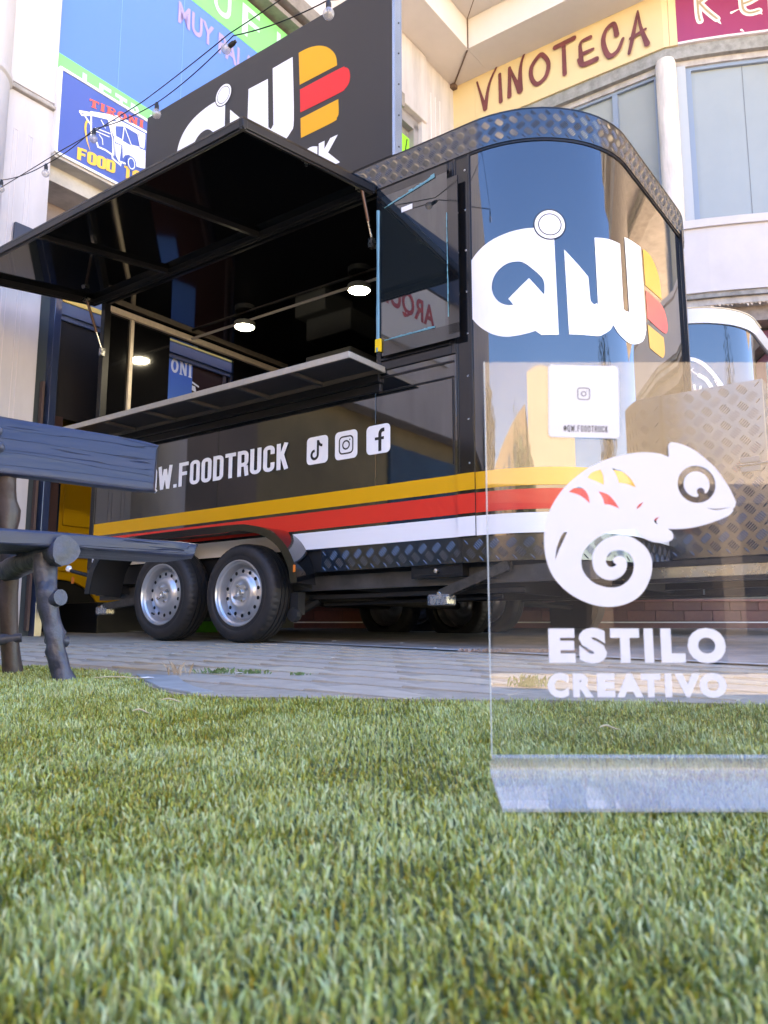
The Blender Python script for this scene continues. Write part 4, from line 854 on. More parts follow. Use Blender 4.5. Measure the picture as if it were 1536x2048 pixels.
# left billboard: blue field between green bands
BG = Thing('billboard', 'large pale blue billboard with green bands and white letters above the smaller sign', 'billboard', (1.4, S0+.12, 5.7))
BLF = P('billboard_blue', (.08, .215, .60), .35); GRN = P('billboard_green', (.16, .62, .20), .4); PGR = P('letter_pale_green', (.48, .85, .62), .4)
g = G(); g.box((-.085, S0+.06, 5.085), (4.7, S0+.09, 6.535)); g.build('blue_field', BLF, BG)
g = G(); g.box((-.085, S0+.058, 4.80), (4.7, S0+.09, 5.083)); g.build('green_band', GRN, BG)
g = G(); g.box((-.085, S0+.058, 6.537), (4.7, S0+.09, 7.06)); g.build('green_band', GRN, BG)
BF = lambda x, y, o=0.: (x, S0+.058-o, y)
for k, c in enumerate('LETRAS'):
    t_, a = text2(c, .03); x0 = .20+k*.165; flatd(fit(t_, x0, 4.855, x0+.125, 5.035), .004, BF).build('band_letter', PGR, BG)
flatd(tess([circ(.10, 4.925, .035, 20)]), .004, BF).build('red_dot', P('dot_red', (.75, .12, .06), .5), BG)
for c, x0, x1 in (('U', 1.62, 1.86), ('F', 2.02, 2.28), ('U', 2.55, 2.85)):
    t_, a = text2(c, .012); flatd(fit(t_, x0, 6.62, x1, 6.99), .004, BF).build('band_letter', PGR, BG)
t_, a = text2('MUY PALANTE', .03); flatd(fit(t_, 1.18, 6.18, 2.62, 6.42), .004, BF).build('faded_lettering', P('letter_salmon', (.34, .28, .52), .5), BG)
g = G(); g.box((2.05, S0+.052, 6.08), (2.25, S0+.06, 6.10)); g.build('white_dash', PW, BG)
for t_ in (.55, 1.25, 1.95):
    g = G(); g.box((t_, S0+.0575, 5.09), (t_+.006, S0+.062, 6.53)); g.build('panel_seam', P('seam_blue', (.14, .33, .76), .35), BG)
g = G(); g.box((-.055, S0+.1, 4.13), (4.7, S0+.6, 7.06)); g.build('billboard_wall', STUC, TB)
g = G(); g.box((1.2, S0-.10, 7.10), (4.75, S0+.1, 7.16)); g.box((1.2, S0-.18, 7.20), (4.75, S0+.1, 7.40)); g.build('gutter', P('gutter_grey', (.25, .22, .20), .6, noise=(9, .3)), TB, bevel=.006)
g = G(); g.box((-.05, S0+.02, 7.40), (4.83, S0+.6, 14)); g.build('upper_wall', STUCW, TB, bevel=.006)
g = G(); g.box((4.75, S0+.14, 4.13), (5.30, S0+.6, 7.30)); g.build('window_reveal', CONC, TB)
g = G(); g.box((4.80, S0-.06, 7.42), (5.48, S0+.1, 8.46)); g.build('wall_panel', STUC, TB, bevel=.01)
g = G(); g.box((5.40, S0-.02, 2.5), (6.30, S0+.6, 8.46)); g.build('corner_pier', STUC, TB, bevel=.006)
for t_ in (5.62, 5.74, 5.86):
    g = G(); g.box((t_, S0-.026, 2.6), (t_+.02, S0-.01, 8.0)); g.build('flute', P('flute_edge', (.66, .61, .62), .8), TB)
g = G(); g.box((5.28, S0+.04, 5.2), (5.40, S0+.3, 7.36)); g.box((4.75, S0+.04, 7.26), (5.40, S0+.3, 7.42)); g.build('window_frame_grey', P('frame_grey', (.30, .28, .29), .5), TB, bevel=.004)
g = G(); g.box((4.80, S0+.12, 5.3), (5.28, S0+.13, 7.14)); gb_ = g.build('green_blind', P('blind_green', (.26, .78, .06), .5), TB)
g = G(); g.tube([(4.95, S0+.115, 7.05), (5.02, S0+.115, 6.4)], .008, 6); g.tube([(5.22, S0+.115, 7.1), (5.05, S0+.115, 6.3)], .008, 6); g.build('blind_cord', BLKM, TB)
g = G(); g.box((-9.5, S0+.8, 3.3), (7.5, S0+7, 14)); g.box((-14, S0+4.2, .1), (7.5, S0+7, 3.3)); g.box((3.0, S0+.8, .1), (7.5, S0+4.2, 3.3)); g.box((-14, S0+.7, .1), (-.5, S0+4.2, 3.3)); g.box((-9.5, S0+.3, 9.0), (-.05, S0+.8, 14)); g.box((-1.3, S0+.55, 9.0), (4.9, S0+.8, 14)); g.build('block', STUC, TB)
g = G(); g.box((-.335, S0-.03, 3.02), (-.02, S0+.0, 3.39)); sp = g.build('hanging_sign', P('sign_slate', (.05, .06, .09), .4), None, frame=FR, base=(-.2, S0, 3.2), label='small dark slate sign fixed to the white pillar above the hatch edge', cat='sign', bevel=.003)

# TIRONI sign
TT = Thing('food_truck_sign', 'blue TIRONI food truck sign with white van drawing beside the white pillar', 'sign', (1.0, S0-.03, 4.13))
g = G(); g.box((-.035, S0-.03, 4.137), (2.1, S0+.06, 4.87)); g.build('sign_panel', P('tironi_blue', (.055, .11, .38), .4), TT)
g = G()
for a, b in (((-.06, S0-.04, 4.125), (-.035, S0+.06, 4.895)), ((-.035, S0-.04, 4.87), (2.1, S0+.06, 4.895)), ((-.035, S0-.04, 4.112), (2.1, S0+.06, 4.137))): g.box(a, b)
g.build('sign_frame', P('frame_white', (.78, .77, .76), .4), TT, bevel=.003)
TF = lambda x, y, o=0.: (x, S0-.032-o, y)
def shear(vf, k, x0): return [(p[0], p[1]+k*(p[0]-x0), *p[2:]) for p in vf[0]], vf[1]
flatd(shear(fitw(slab('TIRONI'), .226, 4.690, .775, 4.762), .17, .226), .003, TF).build('sign_lettering', P('sign_coral', (.82, .12, .09), .4), TT)
for w__, xa, xb in (('FOOD', .147, .507), ('TRUCK', .60, 1.05)): flatd(shear(fitw(word(w__, .2, .44, .06), xa, 4.158, xb, 4.268), .13, .147), .003, TF).build('sign_lettering', P('sign_gold', (.86, .50, .08), .4), TT)
g = G(); k = 0
for nme, pts in VAN.items():
    wd = {'roof': .022, 'awn': .012, 'post': .014, 'post2': .014, 'roofline': .022, 'body': .016, 'l4': .008}.get(nme, .009)
    V, F = ribbon(pts, wd, k*.0003); g.flat((V, F), lambda x, y, l: TF(x, y, .003+l)); k += 1
for j, lp in enumerate(VANF): g.flat(tess([lp]), lambda x, y, l=0: TF(x, y, .0028+.0012*(j == 2)))
g.build('van_drawing', P('sign_white', (.85, .85, .85), .35), TT)
g = G(); g.flat(tess([spline([(.206, 4.546), (.194, 4.50), (.197, 4.445), (.222, 4.36), (.262, 4.29), (.235, 4.36), (.216, 4.44), (.213, 4.50), (.222, 4.55)])]), lambda x, y, l=0: TF(x, y, .003)); g.build('gold_arc', P('sign_gold', (.86, .50, .08), .4), TT)
g = G(); g.flat(tess([circ(.668, 4.378, .052, 24, .068)]), lambda x, y, l=0: TF(x, y, .0095)); g.build('drawn_tyre', P('tironi_blue', (.055, .11, .38), .4), TT)
g = G(); V, F = ribbon(circ(.668, 4.378, .034, 24, .05)+[circ(.668, 4.378, .034, 24, .05)[0]], .008); g.flat((V, F), lambda x, y, l: TF(x, y, .0105)); g.build('drawn_wheel', P('sign_white', (.85, .85, .85), .35), TT)

# yellow van inside the left opening
TV = Thing('yellow_van', 'yellow van parked in the dark doorway behind the bench', 'van', (.9, 3.2, .25))
YV = P('van_yellow', (.62, .33, .015), .32); n_s = 3.2
arch = [(.35, .50)]+[(.84+.42*math.cos(R_(a)), .36+.36*math.sin(R_(a))) for a in range(170, -1, -10)]
g = G(); g.prism([(-.2, 2.6), (-.2, .40), (.42, .40)]+[(.84+.42*math.cos(R_(a)), .40+.32*math.sin(R_(a))) for a in range(170, 9, -10)]+[(1.26, .36), (1.9, .36), (1.9, 2.6)], lambda x, y: (x, n_s, y), lambda x, y: (x, n_s+1.6, y)); g.build('body', YV, TV, bevel=.01)
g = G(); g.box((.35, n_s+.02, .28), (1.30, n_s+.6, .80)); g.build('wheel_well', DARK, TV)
g = G(); g.lathe([(.16, 0), (.26, -.01), (.28, .03), (.28, .18)], (.84, n_s+.12, .53), (0, 1, 0), 32, False); g.build('tyre', RUBBER, TV, smooth=40)
g = G(); g.box((-.2, n_s-.006, 1.02), (.78, n_s+.0, 1.60)); g.build('van_window', P('van_window_blue', (.012, .03, .06), .1), TV)
g = G(); g.box((.82, n_s-.012, 1.22), (1.6, n_s-.001, 1.80)); g.build('door_panel', YV, TV, bevel=.008)
g = G(); g.box((-.2, n_s-.015, .93), (1.9, n_s-.001, .965)); g.box((-.2, n_s-.012, .80), (1.9, n_s-.001, .815)); g.build('body_crease', YV, TV, bevel=.003)
g = G(); g.box((-.2, n_s-.02, .965), (1.9, n_s-.001, .975)); g.build('rubbing_strip', BLKM, TV)
g = G(); g.box((.105, S0+.02, .32), (.20, S0+.1, 1.95)); g.build('door_leaf', P('leaf_brown', (.05, .025, .022), .35), TB, bevel=.003)
g = G(); g.box((.16, S0+.012, 1.45), (.185, S0+.02, 1.85)); g.build('door_closer', P('copper_fitting', (.55, .18, .06), .35, .8), TB)
g = G(); g.box((.8, S0+.3, .22), (2.4, S0+.9, .50)); g.build('planter_box', None or P('black_crate', (.012, .013, .015), .4), None, frame=FR, base=(1.6, S0+.6, .22), label='low black box on the ground behind the rear wheel', cat='box', bevel=.006)

# ------------------------------------------------------------------ corner building with the wine shop
FP = [(2.25, 6.26), (-.9, 6.29), (-1.24, 6.42), (-1.58, 6.57), (-2.03, 6.79), (-2.9, 7.35), (-3.8, 8.1), (-6.0, 10.6)]
FL = [0]
for a, b in zip(FP[:-1], FP[1:]): FL.append(FL[-1]+math.dist(a, b))
def fac(q, z, off=0.):
    for k in range(len(FP)-1):
        if q <= FL[k+1] or k == len(FP)-2:
            a, b = FP[k], FP[k+1]; L = FL[k+1]-FL[k]; u = (q-FL[k])/L; ds, dt = (b[0]-a[0])/L, (b[1]-a[1])/L
            # smooth the outward normal between facets
            ns, nt_ = dt, -ds
            return (a[1]+(b[1]-a[1])*u+(-abs(ds) if True else 0)*off*1.0, a[0]+(b[0]-a[0])*u+(-dt)*off*(1 if dt > 0 else -1)*0-dt*off, z)
def fstrip(g, q0, q1, z0, z1, o0, o1):
    qs = [q0]+[f for f in FL if q0+1e-4 < f < q1-1e-4]+[q1]
    for o in (o0, o1): g.grid(lambda q, z: fac(q, z, o), qs, [z0, z1])
    for z in (z0, z1): g.grid(lambda q, o: fac(q, z, o), qs, [o0, o1])
    for q in (q0, q1): g.add([fac(q, z0, o0), fac(q, z1, o0), fac(q, z1, o1), fac(q, z0, o1)], [(0, 1, 2, 3)])
    return g
TC = Thing('corner_building', 'pale corner building with frosted windows and curved shop signs behind the trailers', 'building', (6.6, -1.0, gloc(6.6, -1)))
qe = FL[-1]
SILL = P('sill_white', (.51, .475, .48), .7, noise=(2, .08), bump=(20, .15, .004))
fstrip(G(), 0, qe, 4.30, 5.12, -.5, .06).build('spandrel', SILL, TC)
fstrip(G(), 0, qe, 5.12, 5.22, -.5, .10).build('sill', SILL, TC, bevel=.008)
fstrip(G(), 0, qe, 4.24, 4.30, -.5, .03).build('drip_moulding', CONC, TC, bevel=.01)
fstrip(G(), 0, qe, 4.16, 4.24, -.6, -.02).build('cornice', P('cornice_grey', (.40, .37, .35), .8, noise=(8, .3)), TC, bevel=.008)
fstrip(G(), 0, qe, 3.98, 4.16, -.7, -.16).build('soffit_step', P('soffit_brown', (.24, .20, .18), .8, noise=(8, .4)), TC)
g = G(); rr = random.Random(5)
for k in range(26):
    q = 3.05+k*.045; L = rr.uniform(.01, .05); a, b = fac(q, 4.165, -.03), fac(q+.03, 4.165-L, -.03); g.add([a, fac(q+.05, 4.165, -.03), fac(q+.04, 4.165-L*.7, -.05), b], [(0, 1, 2, 3)])
g.build('peeling_plaster', P('peeling_plaster', (.62, .55, .52), .8, noise=(20, .3)), TC)
fstrip(G(), 0, qe, .2, 3.98, -.9, -.45).build('ground_floor_front', P('shopfront_dark', (.02, .022, .026), .25, noise=(2, .4)), TC)
fstrip(G(), 0, qe, 7.50, 7.672, -.5, -.03).build('lintel', CONC, TC, bevel=.006)
fstrip(G(), 0, qe, 7.42, 7.50, -.5, -.10).build('window_head', P('head_grey', (.42, .38, .37), .7, noise=(7, .3)), TC)
PANE = P('frosted_pane', (.27, .295, .30), .16, ior=1.5, noise=(.9, .06)); WFR = P('frame_blue_grey', (.20, .25, .33), .4)
def win(qa, qb, z0=5.22, z1=7.42, fr=.055, ins=-.16, mull=()):
    g = fstrip(G(), qa, qb, z0, z1, -.3, ins-.015); g.build('window_pane', PANE, TC)
    for a, b in ((qa, qa+fr), (qb-fr, qb)): fstrip(G(), a, b, z0, z1, -.3, ins+.03).build('window_frame', WFR, TC, bevel=.004)
    fstrip(G(), qa+fr, qb-fr, z1-fr*.7, z1, -.3, ins+.028).build('window_frame', WFR, TC)
    for m in mull: fstrip(G(), m-.035, m+.035, z0, z1-fr*.7, -.3, ins+.025).build('mullion', WFR, TC, bevel=.003)
win(.4, 1.30); win(1.30, 3.02, mull=(1.86, 2.44))
fstrip(G(), 1.895, 2.405, 6.93, 7.0, -.3, -.128).build('transom', WFR, TC)
fstrip(G(), 1.95, 2.36, 6.84, 6.90, -.3, -.10).build('sash', WFR, TC); fstrip(G(), 2.30, 2.36, 5.3, 6.84, -.3, -.10).build('sash', WFR, TC)
fstrip(G(), 3.29, 3.40, 5.22, 7.42, -.4, -.08).build('window_reveal', P('reveal_grey', (.35, .38, .42), .6), TC)
win(3.40, 5.2, fr=.07, mull=()); 
for q in (4.10, 4.7): fstrip(G(), q-.004, q+.004, 5.22, 7.37, -.2, -.172).build('glazing_joint', P('joint_dark', (.12, .13, .14), .5), TC)
win(5.3, 7.4, mull=(6.3,))
cx_ = fac(3.16, 0, -.04)
g = G(); g.lathe([(.125, 5.20), (.125, 7.44), (.11, 7.49), (.0001, 7.50)], (cx_[0], cx_[1], 0), (0, 0, 1), 32); g.build('column', P('weathered_column', (.66, .58, .54), .8, noise=(5, .3), stretch=(2.2, 2.2, .35), bump=(20, .3, .005)), TC, smooth=40)
# coffered soffit over the inner corner
SOF = P('soffit_cream', (.60, .555, .535), .7, noise=(2, .06))
def ell(z0, z1, e0, e1, nme):
    g = G(); g.box((-3, S0-e1, z0), (6.30, S0+.5, z1)); g.build(nme, SOF, TC, bevel=.004)
    g = G(); g.box((6.30-e1, S0-e1, z0), (9.6, -12, z1)); g.build(nme, SOF, TC, bevel=.004)
ell(8.46, 8.92, 0, .62, 'soffit'); ell(8.925, 9.5, 0, 1.05, 'soffit'); ell(9.505, 14.0, 0, 1.5, 'soffit')
g = G(); g.tube([(6.30-.60, S0-.60, 8.45), (6.24, S0-.03, 8.44)], .012, 6); g.tube([(6.30-.63, S0-.63, 8.46), (6.30-.63, S0-.63, 8.93), (6.30-1.06, S0-1.06, 8.93), (6.30-1.06, S0-1.06, 9.5)], .010, 6); g.box((6.17, S0-.10, 8.40), (6.27, S0+.0, 8.458)); g.build('soffit_joint', P('joint_brown', (.14, .09, .07), .8), TC)
g = G(); g.box((6.8, S0+.6, 7.7), (16, -12, 14)); g.build('block', STUC, TC)

TVS = Thing('wine_shop_sign', 'cream VINOTECA fascia sign with hand painted maroon letters', 'sign', (6.2, 1.0, 7.67))
CREAM = P('sign_cream', (.62, .475, .275), .5, noise=(1.2, .05))
fstrip(G(), .012, .40, 7.672, 8.458, -.4, .0).build('sign_board', CREAM, TVS); fstrip(G(), .404, 3.22, 7.672, 8.458, -.4, .002).build('sign_board', CREAM, TVS)
fstrip(G(), 3.224, 3.318, 7.672, 9.3, -.4, .004).build('sign_end_post', CREAM, TVS)
MR = P('letter_maroon', (.17, .045, .05), .5, noise=(5, .3))
VWK = .86
VW = [[.035, .085], [.085, .05, .018], [.06, .075], [.06, .085], [.05, .11], [.11, .05, .02], None, [.085, .085], [.07, .075], [.07, .05, .075, .08], [.07, .045], [.05, .085, .09], [.085, .07, .065, .08, .085, .07, .05], [.03, .07, .05], [.03, .05, .09], [.055, .045]]
groups = [(0, 1), (2,), (3, 4, 5), (6,), (7, 8), (9, 10, 11), (12,), (13, 14, 15)]
for gi in groups:
    g = G()
    for k in gi:
        pts = VINO[k]; wd = [q*VWK for q in (VW[k] or [.075]*len(pts))]
        if len(pts) > 2:
            m = len(pts); closed = math.dist(pts[0], pts[-1]) < 1e-3; sp_ = spline(pts[:-1] if closed else pts, 6, closed); sp_ = sp_+[sp_[0]] if closed else sp_
            ws = [float(np.interp(i/(len(sp_)-1)*(m-1), range(m), wd)) for i in range(len(sp_))]
        else:
            sp_ = [(pts[0][0]+(pts[1][0]-pts[0][0])*t, pts[0][1]+(pts[1][1]-pts[0][1])*t) for t in (0, .25, .5, .75, 1)]; ws = [wd[0]+(wd[1]-wd[0])*t*t for t in (0, .25, .5, .75, 1)]
        V, F = ribbon(sp_, ws, k*.0012); V, F = cutx((V, F), FL[1:6])[0:2]; g.flat((V, F), lambda x, y, l: fac(x, y, .012+l))
    g.build('sign_letter', MR, TVS)
TR_ = Thing('restaurant_sign', 'maroon fascia sign with cream brush letters RE at the top right', 'sign', fac(4.3, 7.67, 0))
fstrip(G(), 3.32, 6.6, 7.70, 9.4, -.4, .004).build('sign_board', P('sign_maroon', (.27, .03, .10), .45), TR_)
fstrip(G(), 3.32, 6.6, 7.672, 7.70, -.4, .012).build('sign_edge', P('edge_pale', (.62, .56, .60), .5), TR_)
CRW = P('letter_cream', (.86, .78, .76), .45); GLD = P('letter_gold', (.36, .28, .20), .45)
RL = [[(3.60, 8.72), (3.585, 8.35), (3.585, 8.05), (3.60, 7.95)], [(3.60, 8.66), (3.76, 8.66), (3.80, 8.50), (3.70, 8.32), (3.61, 8.22)], [(3.61, 8.19), (3.70, 8.06), (3.80, 7.94)], [(3.60, 8.20), (3.74, 8.30), (3.82, 8.38)]]
EL = [[(4.15, 8.62), (4.12, 8.35), (4.11, 8.10), (4.13, 8.0), (4.20, 7.96), (4.30, 7.975)], [(4.13, 8.10), (4.20, 8.12), (4.28, 8.16)], [(4.15, 8.60), (4.24, 8.62), (4.33, 8.60)]]
for nm, LL in (('R', RL), ('E', EL)):
    for w_, m_, of in ((.085, CRW, .006), (.028, GLD, .014)):
        g = G()
        for k, pts in enumerate(LL): V, F = ribbon(spline(pts, 4, False), w_, k*.0008); V, F = cutx((V, F), FL[1:6]); g.flat((V, F), lambda x, y, l: fac(x, y, of+l))
        g.build('sign_letter' if of < .01 else 'letter_inlay', m_, TR_)
g = G()
for pts in ([(3.822, 7.90), (3.846, 7.86)], [(3.976, 8.0), (4.08, 8.04)], [(4.317, 7.95), (4.338, 7.92)], [(4.08, 7.74), (4.11, 7.715)]): V, F = ribbon(pts, [.03, .004]); g.flat((V, F), lambda x, y, l: fac(x, y, .005))
g.build('brush_splash', CRW, TR_)
TM = Thing('bar_sign', 'maroon shop sign with a cream script B under the cornice', 'sign', fac(4.2, 3.7, -.4))
fstrip(G(), 3.3, 6.6, 3.15, 3.93, -.45, -.40).build('sign_board', P('sign_plum', (.13, .02, .045), .4), TM)
g = G()
for k, (pts, w_) in enumerate(([[(4.12, 3.30), (4.15, 3.50), (4.17, 3.70)], .035], [[(4.06, 3.66), (4.14, 3.73), (4.26, 3.73), (4.31, 3.66), (4.26, 3.56), (4.17, 3.52)], .03], [[(4.17, 3.52), (4.30, 3.50), (4.34, 3.40), (4.26, 3.30), (4.10, 3.28), (4.05, 3.34)], .032])):
    V, F = ribbon(spline(pts, 5, False), w_, k*.0012); V, F = cutx((V, F), FL[1:6]); g.flat((V, F), lambda x, y, l: fac(x, y, -.39+l))
g.build('script_letter', CRW, TM)
t_, a = text2('AR', .0); v_ = cutx(fit(t_, 4.42, 3.34, 4.95, 3.62), FL[1:7]); g = G(); g.flat(v_, lambda x, y, l=0: fac(x, y, -.388)); g.build('sign_lettering', CRW, TM)

# low brick-red terrace with a white line, behind the trailers
TPL = Thing('terrace', 'low terrace faced in brick red tiles with a white line', 'terrace', (0, 8.6, gz(0, 8.6)), ID)
TILE = P('red_tile', (.16, .045, .035), .55, noise=(6, .4), var=.15)
g = G(); g.box((-1.75, 8.615, .1), (7.5, 9.3, .575)); g.build('terrace_core', P('terrace_core', (.10, .03, .025), .8), TPL)
proto = None
for i in range(30):
    for j in range(2):
        x0 = -1.75+i*.30+(0 if j else .11); 
        if proto is None: g = G(); g.box((-.147, 8.602, -.052), (.147, 8.62, .052)); proto = g.build('tile', TILE, TPL, bevel=.003); o = proto
        else: o = proto.copy(); COL.objects.link(o); o.parent = TPL.o
        o.location = (x0+.15, 0, .425+j*.11)
g = G(); g.box((-1.75, 8.598, .352), (7.5, 8.616, .364)); g.build('white_line', P('line_white', (.75, .72, .72), .5), TPL)
g = G(); g.box((-1.75, 8.606, .28), (7.5, 8.616, .350)); g.build('base_course', P('base_red', (.13, .035, .03), .6, noise=(6, .3)), TPL)
g = G(); g.box((-1.78, 8.56, .575), (7.5, 9.3, .60)); g.build('coping', P('coping_red', (.30, .10, .08), .5, noise=(6, .3)), TPL, bevel=.004)
g = G(); g.box((-1.6, 9.2, .1), (9.5, 9.24, 3.2)); g.build('terrace_screen', P('screen_dark', (.02, .022, .026), .35, noise=(3, .4)), TPL)

# ------------------------------------------------------------------ rustic bench
BA = math.atan2(.65, .76); FB = Matrix.Translation(Vector((-.936, 2.358, gz(0, 2.358)-.004))) @ Matrix.Rotation(BA, 4, 'Z')
TBn = Thing('rustic_bench', 'dark blue painted rustic bench with tree branch legs on the turf edge', 'bench', (0, 0, 0), FB)
BW = P('bench_blue_paint', (.015, .025, .062), .42, ior=1.5, noise=(5, .35, .08), bump=(9, .5, .006), stretch=(.5, 3.2, 3.2))
crack(BW, (.9, 24, 24), .009, .45)
BWT = P('bench_branch_paint', (.050, .056, .085), .42, ior=1.55, noise=(14, .75, .1), bump=(30, .8, .008))
zg = gz(0, 2.358)-.004
def plank(x0, x1, c0, c1, thick, wdt, up, seed, taper=.85):
    """rough plank from x0 to x1; c = (y, z) centre; up = direction of the width in the y-z plane"""
    rr = random.Random(seed); g = G(); n = 34; ring = 22; vs = []
    u = Vector((0, *up)).normalized(); t_ = Vector((0, -u.z, u.y))
    ph = [rr.uniform(0, 6) for _ in range(6)]
    for i in range(n+1):
        f = i/n; x_ = x0+(x1-x0)*f; e = 1-(1-taper)*max(0, (abs(f-.5)*2-.93)/.07)**2
        cy = c0[0]+(c1[0]-c0[0])*f; cz = c0[1]+(c1[1]-c0[1])*f
        for k in range(ring):
            a = 2*math.pi*(k+.5)/ring; ca, sa = math.cos(a), math.sin(a); p_ = .22
            wx_ = math.copysign(abs(ca)**p_, ca)*wdt/2*(1+.02*math.sin(f*9+ph[0])+.012*math.sin(f*23+ph[1]))*e
            tx_ = math.copysign(abs(sa)**p_, sa)*thick/2*(1+.06*math.sin(f*7+ph[2]+a)+.03*math.sin(f*31+ph[3]))*e
            q = Vector((x_+.012*math.sin(a*2+ph[4])*(1 if i in (0, n) else 0), cy, cz))+u*wx_+t_*tx_; vs.append(q)
    fs = [(i*ring+k, i*ring+(k+1) % ring, (i+1)*ring+(k+1) % ring, (i+1)*ring+k) for i in range(n) for k in range(ring)]+[tuple(range(ring-1, -1, -1)), tuple(n*ring+k for k in range(ring))]
    return g.add(vs, fs)
# frame: x along the bench, -y towards the front
plank(-1.35, .405, (.10, .466-zg), (.10, .480-zg), .052, .31, (1, .02), 3, .93).build('seat_plank', BW, TBn, smooth=30)
plank(-1.30, .42, (.345, .815-zg), (.34, .808-zg), .040, .19, (.12, 1), 8, .95).build('backrest_plank', BW, TBn, smooth=30)
def branch(pts, rad, seed, knots=()):
    rr = random.Random(seed); g = G(); sp_ = []; rd = []
    P_ = [Vector(p) for p in pts]; N_ = 26; seg = 14
    for i in range(N_+1):
        f = i/N_*(len(P_)-1); k = min(int(f), len(P_)-2); t = f-k
        a, b, c, d = P_[max(k-1, 0)], P_[k], P_[k+1], P_[min(k+2, len(P_)-1)]
        sp_.append(.5*((2*b)+(c-a)*t+(2*a-5*b+4*c-d)*t*t+(3*b-a-3*c+d)*t**3)); rd.append(float(np.interp(f, range(len(rad)), rad)))
    k0 = len(g.v); g.tube(sp_, rd, seg)
    ph = [rr.uniform(0, 6) for _ in range(4)]
    for i in range(N_+1):
        for k in range(seg):
            q = Vector(g.v[i*seg+k]); c = sp_[i]; m = 1+.07*math.sin(3*2*math.pi*k/seg+i*.5+ph[0])+.05*math.sin(i*1.1+ph[1]+k)
            for (kz, ka, kr) in knots:
                dz = (i/N_-kz)/.035; da = ((k/seg-ka+.5) % 1-.5)/.13; m += kr*math.exp(-dz*dz-da*da)
            g.v[i*seg+k] = tuple(c+(q-c)*m)
    return g
def stub(p, d, r, L):
    p = Vector(p); d = Vector(d).normalized(); g = G(); g.tube([p-d*.03, p+d*L*.6, p+d*L], [r*1.25, r*1.02, r*.97], 14); return g
def legs(dx, sd_):
    kn = ((.42, .2, .5), (.73, .55, .6), (.86, .05, .5), (.3, .8, .35))
    l1 = branch([(dx+.015, -.02, 0), (dx-.01, -.01, .10), (dx-.035, .0, .22), (dx-.05, .02, .36)], [.031, .024, .028, .034], sd_, kn); o = l1.build('leg', BWT, TBn, smooth=60)
    sub(o, stub((dx-.022, -.02, .235), (.35, -1, .1), .024, .022), 'branch_stub', BWT, TBn, smooth=40)
    sub(o, stub((dx-.0, .01, .115), (-1, -.4, .1), .014, .035), 'branch_stub', BWT, TBn, smooth=40)
    l2 = branch([(dx-.01, .372, 0), (dx-.03, .375, .17), (dx-.04, .385, .35), (dx-.06, .385, .52), (dx-.07, .375, .68), (dx-.07, .372, .76)], [.032, .027, .030, .032, .029, .026], sd_+1, kn+((.6, .3, .5),)); o2 = l2.build('leg', P('bench_branch_brown', (.055, .038, .038), .45, ior=1.5, noise=(9, .6, .1), bump=(24, .7, .008)), TBn, smooth=60)
    sub(o2, stub((dx-.035, .36, .12), (1, -.4, .1), .015, .04), 'branch_stub', BWT, TBn, smooth=40)
    cb = branch([(dx-.02, -.075, .368), (dx-.035, .10, .362), (dx-.05, .37, .335)], [.042, .038, .034], sd_+2); cb.build('crossbar', BWT, TBn, smooth=60)
legs(0, 11); legs(-1.05, 21)
for x_ in (-.125, -1.05):
    for z_ in (.85, .80):
        g = G(); g.lathe([(.016, .004), (.016, -.002), (.011, -.008), (.0001, -.011)], (x_+.01*(z_ < .83), .345-.045+.01, z_-zg), (0, 1, 0), 14); g.build('bolt', BWT, TBn, smooth=50)

# ------------------------------------------------------------------ acrylic sign in the foreground
ACR = thin_glass('clear_acrylic', (.955, .965, .965), 1.70, 0., .008, (.75, .82, .95))
TA = Thing('acrylic_sign', 'clear acrylic stand with white chameleon logo and ESTILO CREATIVO in front', 'sign', (.274, .88, gz(0, .88)+.02), ID)
XA0, XA1 = .1135, .434
def prof_slab(g, pr, th):
    n_ = len(pr); L = []; 
    for i, p in enumerate(pr):
        a = Vector(pr[max(i-1, 0)]); b = Vector(pr[min(i+1, n_-1)]); d = (b-a).normalized(); L.append((p[0]-d.y*th/2, p[1]+d.x*th/2, p[0]+d.y*th/2, p[1]-d.x*th/2))
    vs = []
    for x_ in (XA0, XA1):
        for q in L: vs += [(x_, q[0], q[1]), (x_, q[2], q[3])]
    m = 2*n_; fs = []
    for i in range(n_-1):
        fs += [(2*i, 2*i+2, m+2*i+2, m+2*i), (2*i+1, m+2*i+1, m+2*i+3, 2*i+3), (2*i, 2*i+1, 2*i+3, 2*i+2), (m+2*i, m+2*i+2, m+2*i+3, m+2*i+1)]
    fs += [(0, m, m+1, 1), (m-2, m-1, 2*m-1, 2*m-2)]; return g.add(vs, fs)
g = G(); prof_slab(g, [(.882, .508), (.881, .35), (.880, .20), (.880, .077)], .003); g.build('plate', ACR, TA)
ACF = thin_glass('acrylic_foot', (.93, .94, .95), 1.85, .02, .20, (.86, .85, .90))  # pale haze stands in for sky reflected on the foot
g = G(); prof_slab(g, [(.880, .0768), (.884, .0738), (.892, .0702), (.899, .0662), (.9012, .062), (.8995, .058), (.893, .0548), (.86, .0468), (.81, .0365)], .0035); g.build('foot', ACF, TA, smooth=60)
EDGE = P('acrylic_edge', (.62, .68, .70), .2)
g = G(); g.box((XA0-.0006, .8788, .077), (XA0+.0002, .8832, .508)); g.build('plate_edge', EDGE, TA); g = G(); g.box((XA1-.0002, .8788, .077), (XA1+.0006, .8832, .508)); g.build('plate_edge', EDGE, TA)
INK = P('white_print', (.70, .68, .71), .45)
AF = lambda x, y, o=0.: (x, .8780-o, y)
def sp2(l, n=4): return spline(l, n)
gg = G(); ex, ez = .3446, .367; NW_ = 4
holes = [circ(ex, ez, .0209, 44)]+[sp2(CH[k]) for k in ('s1', 's2', 's3', 's4', 'l1', 'l2', 'l3', 'l4')]
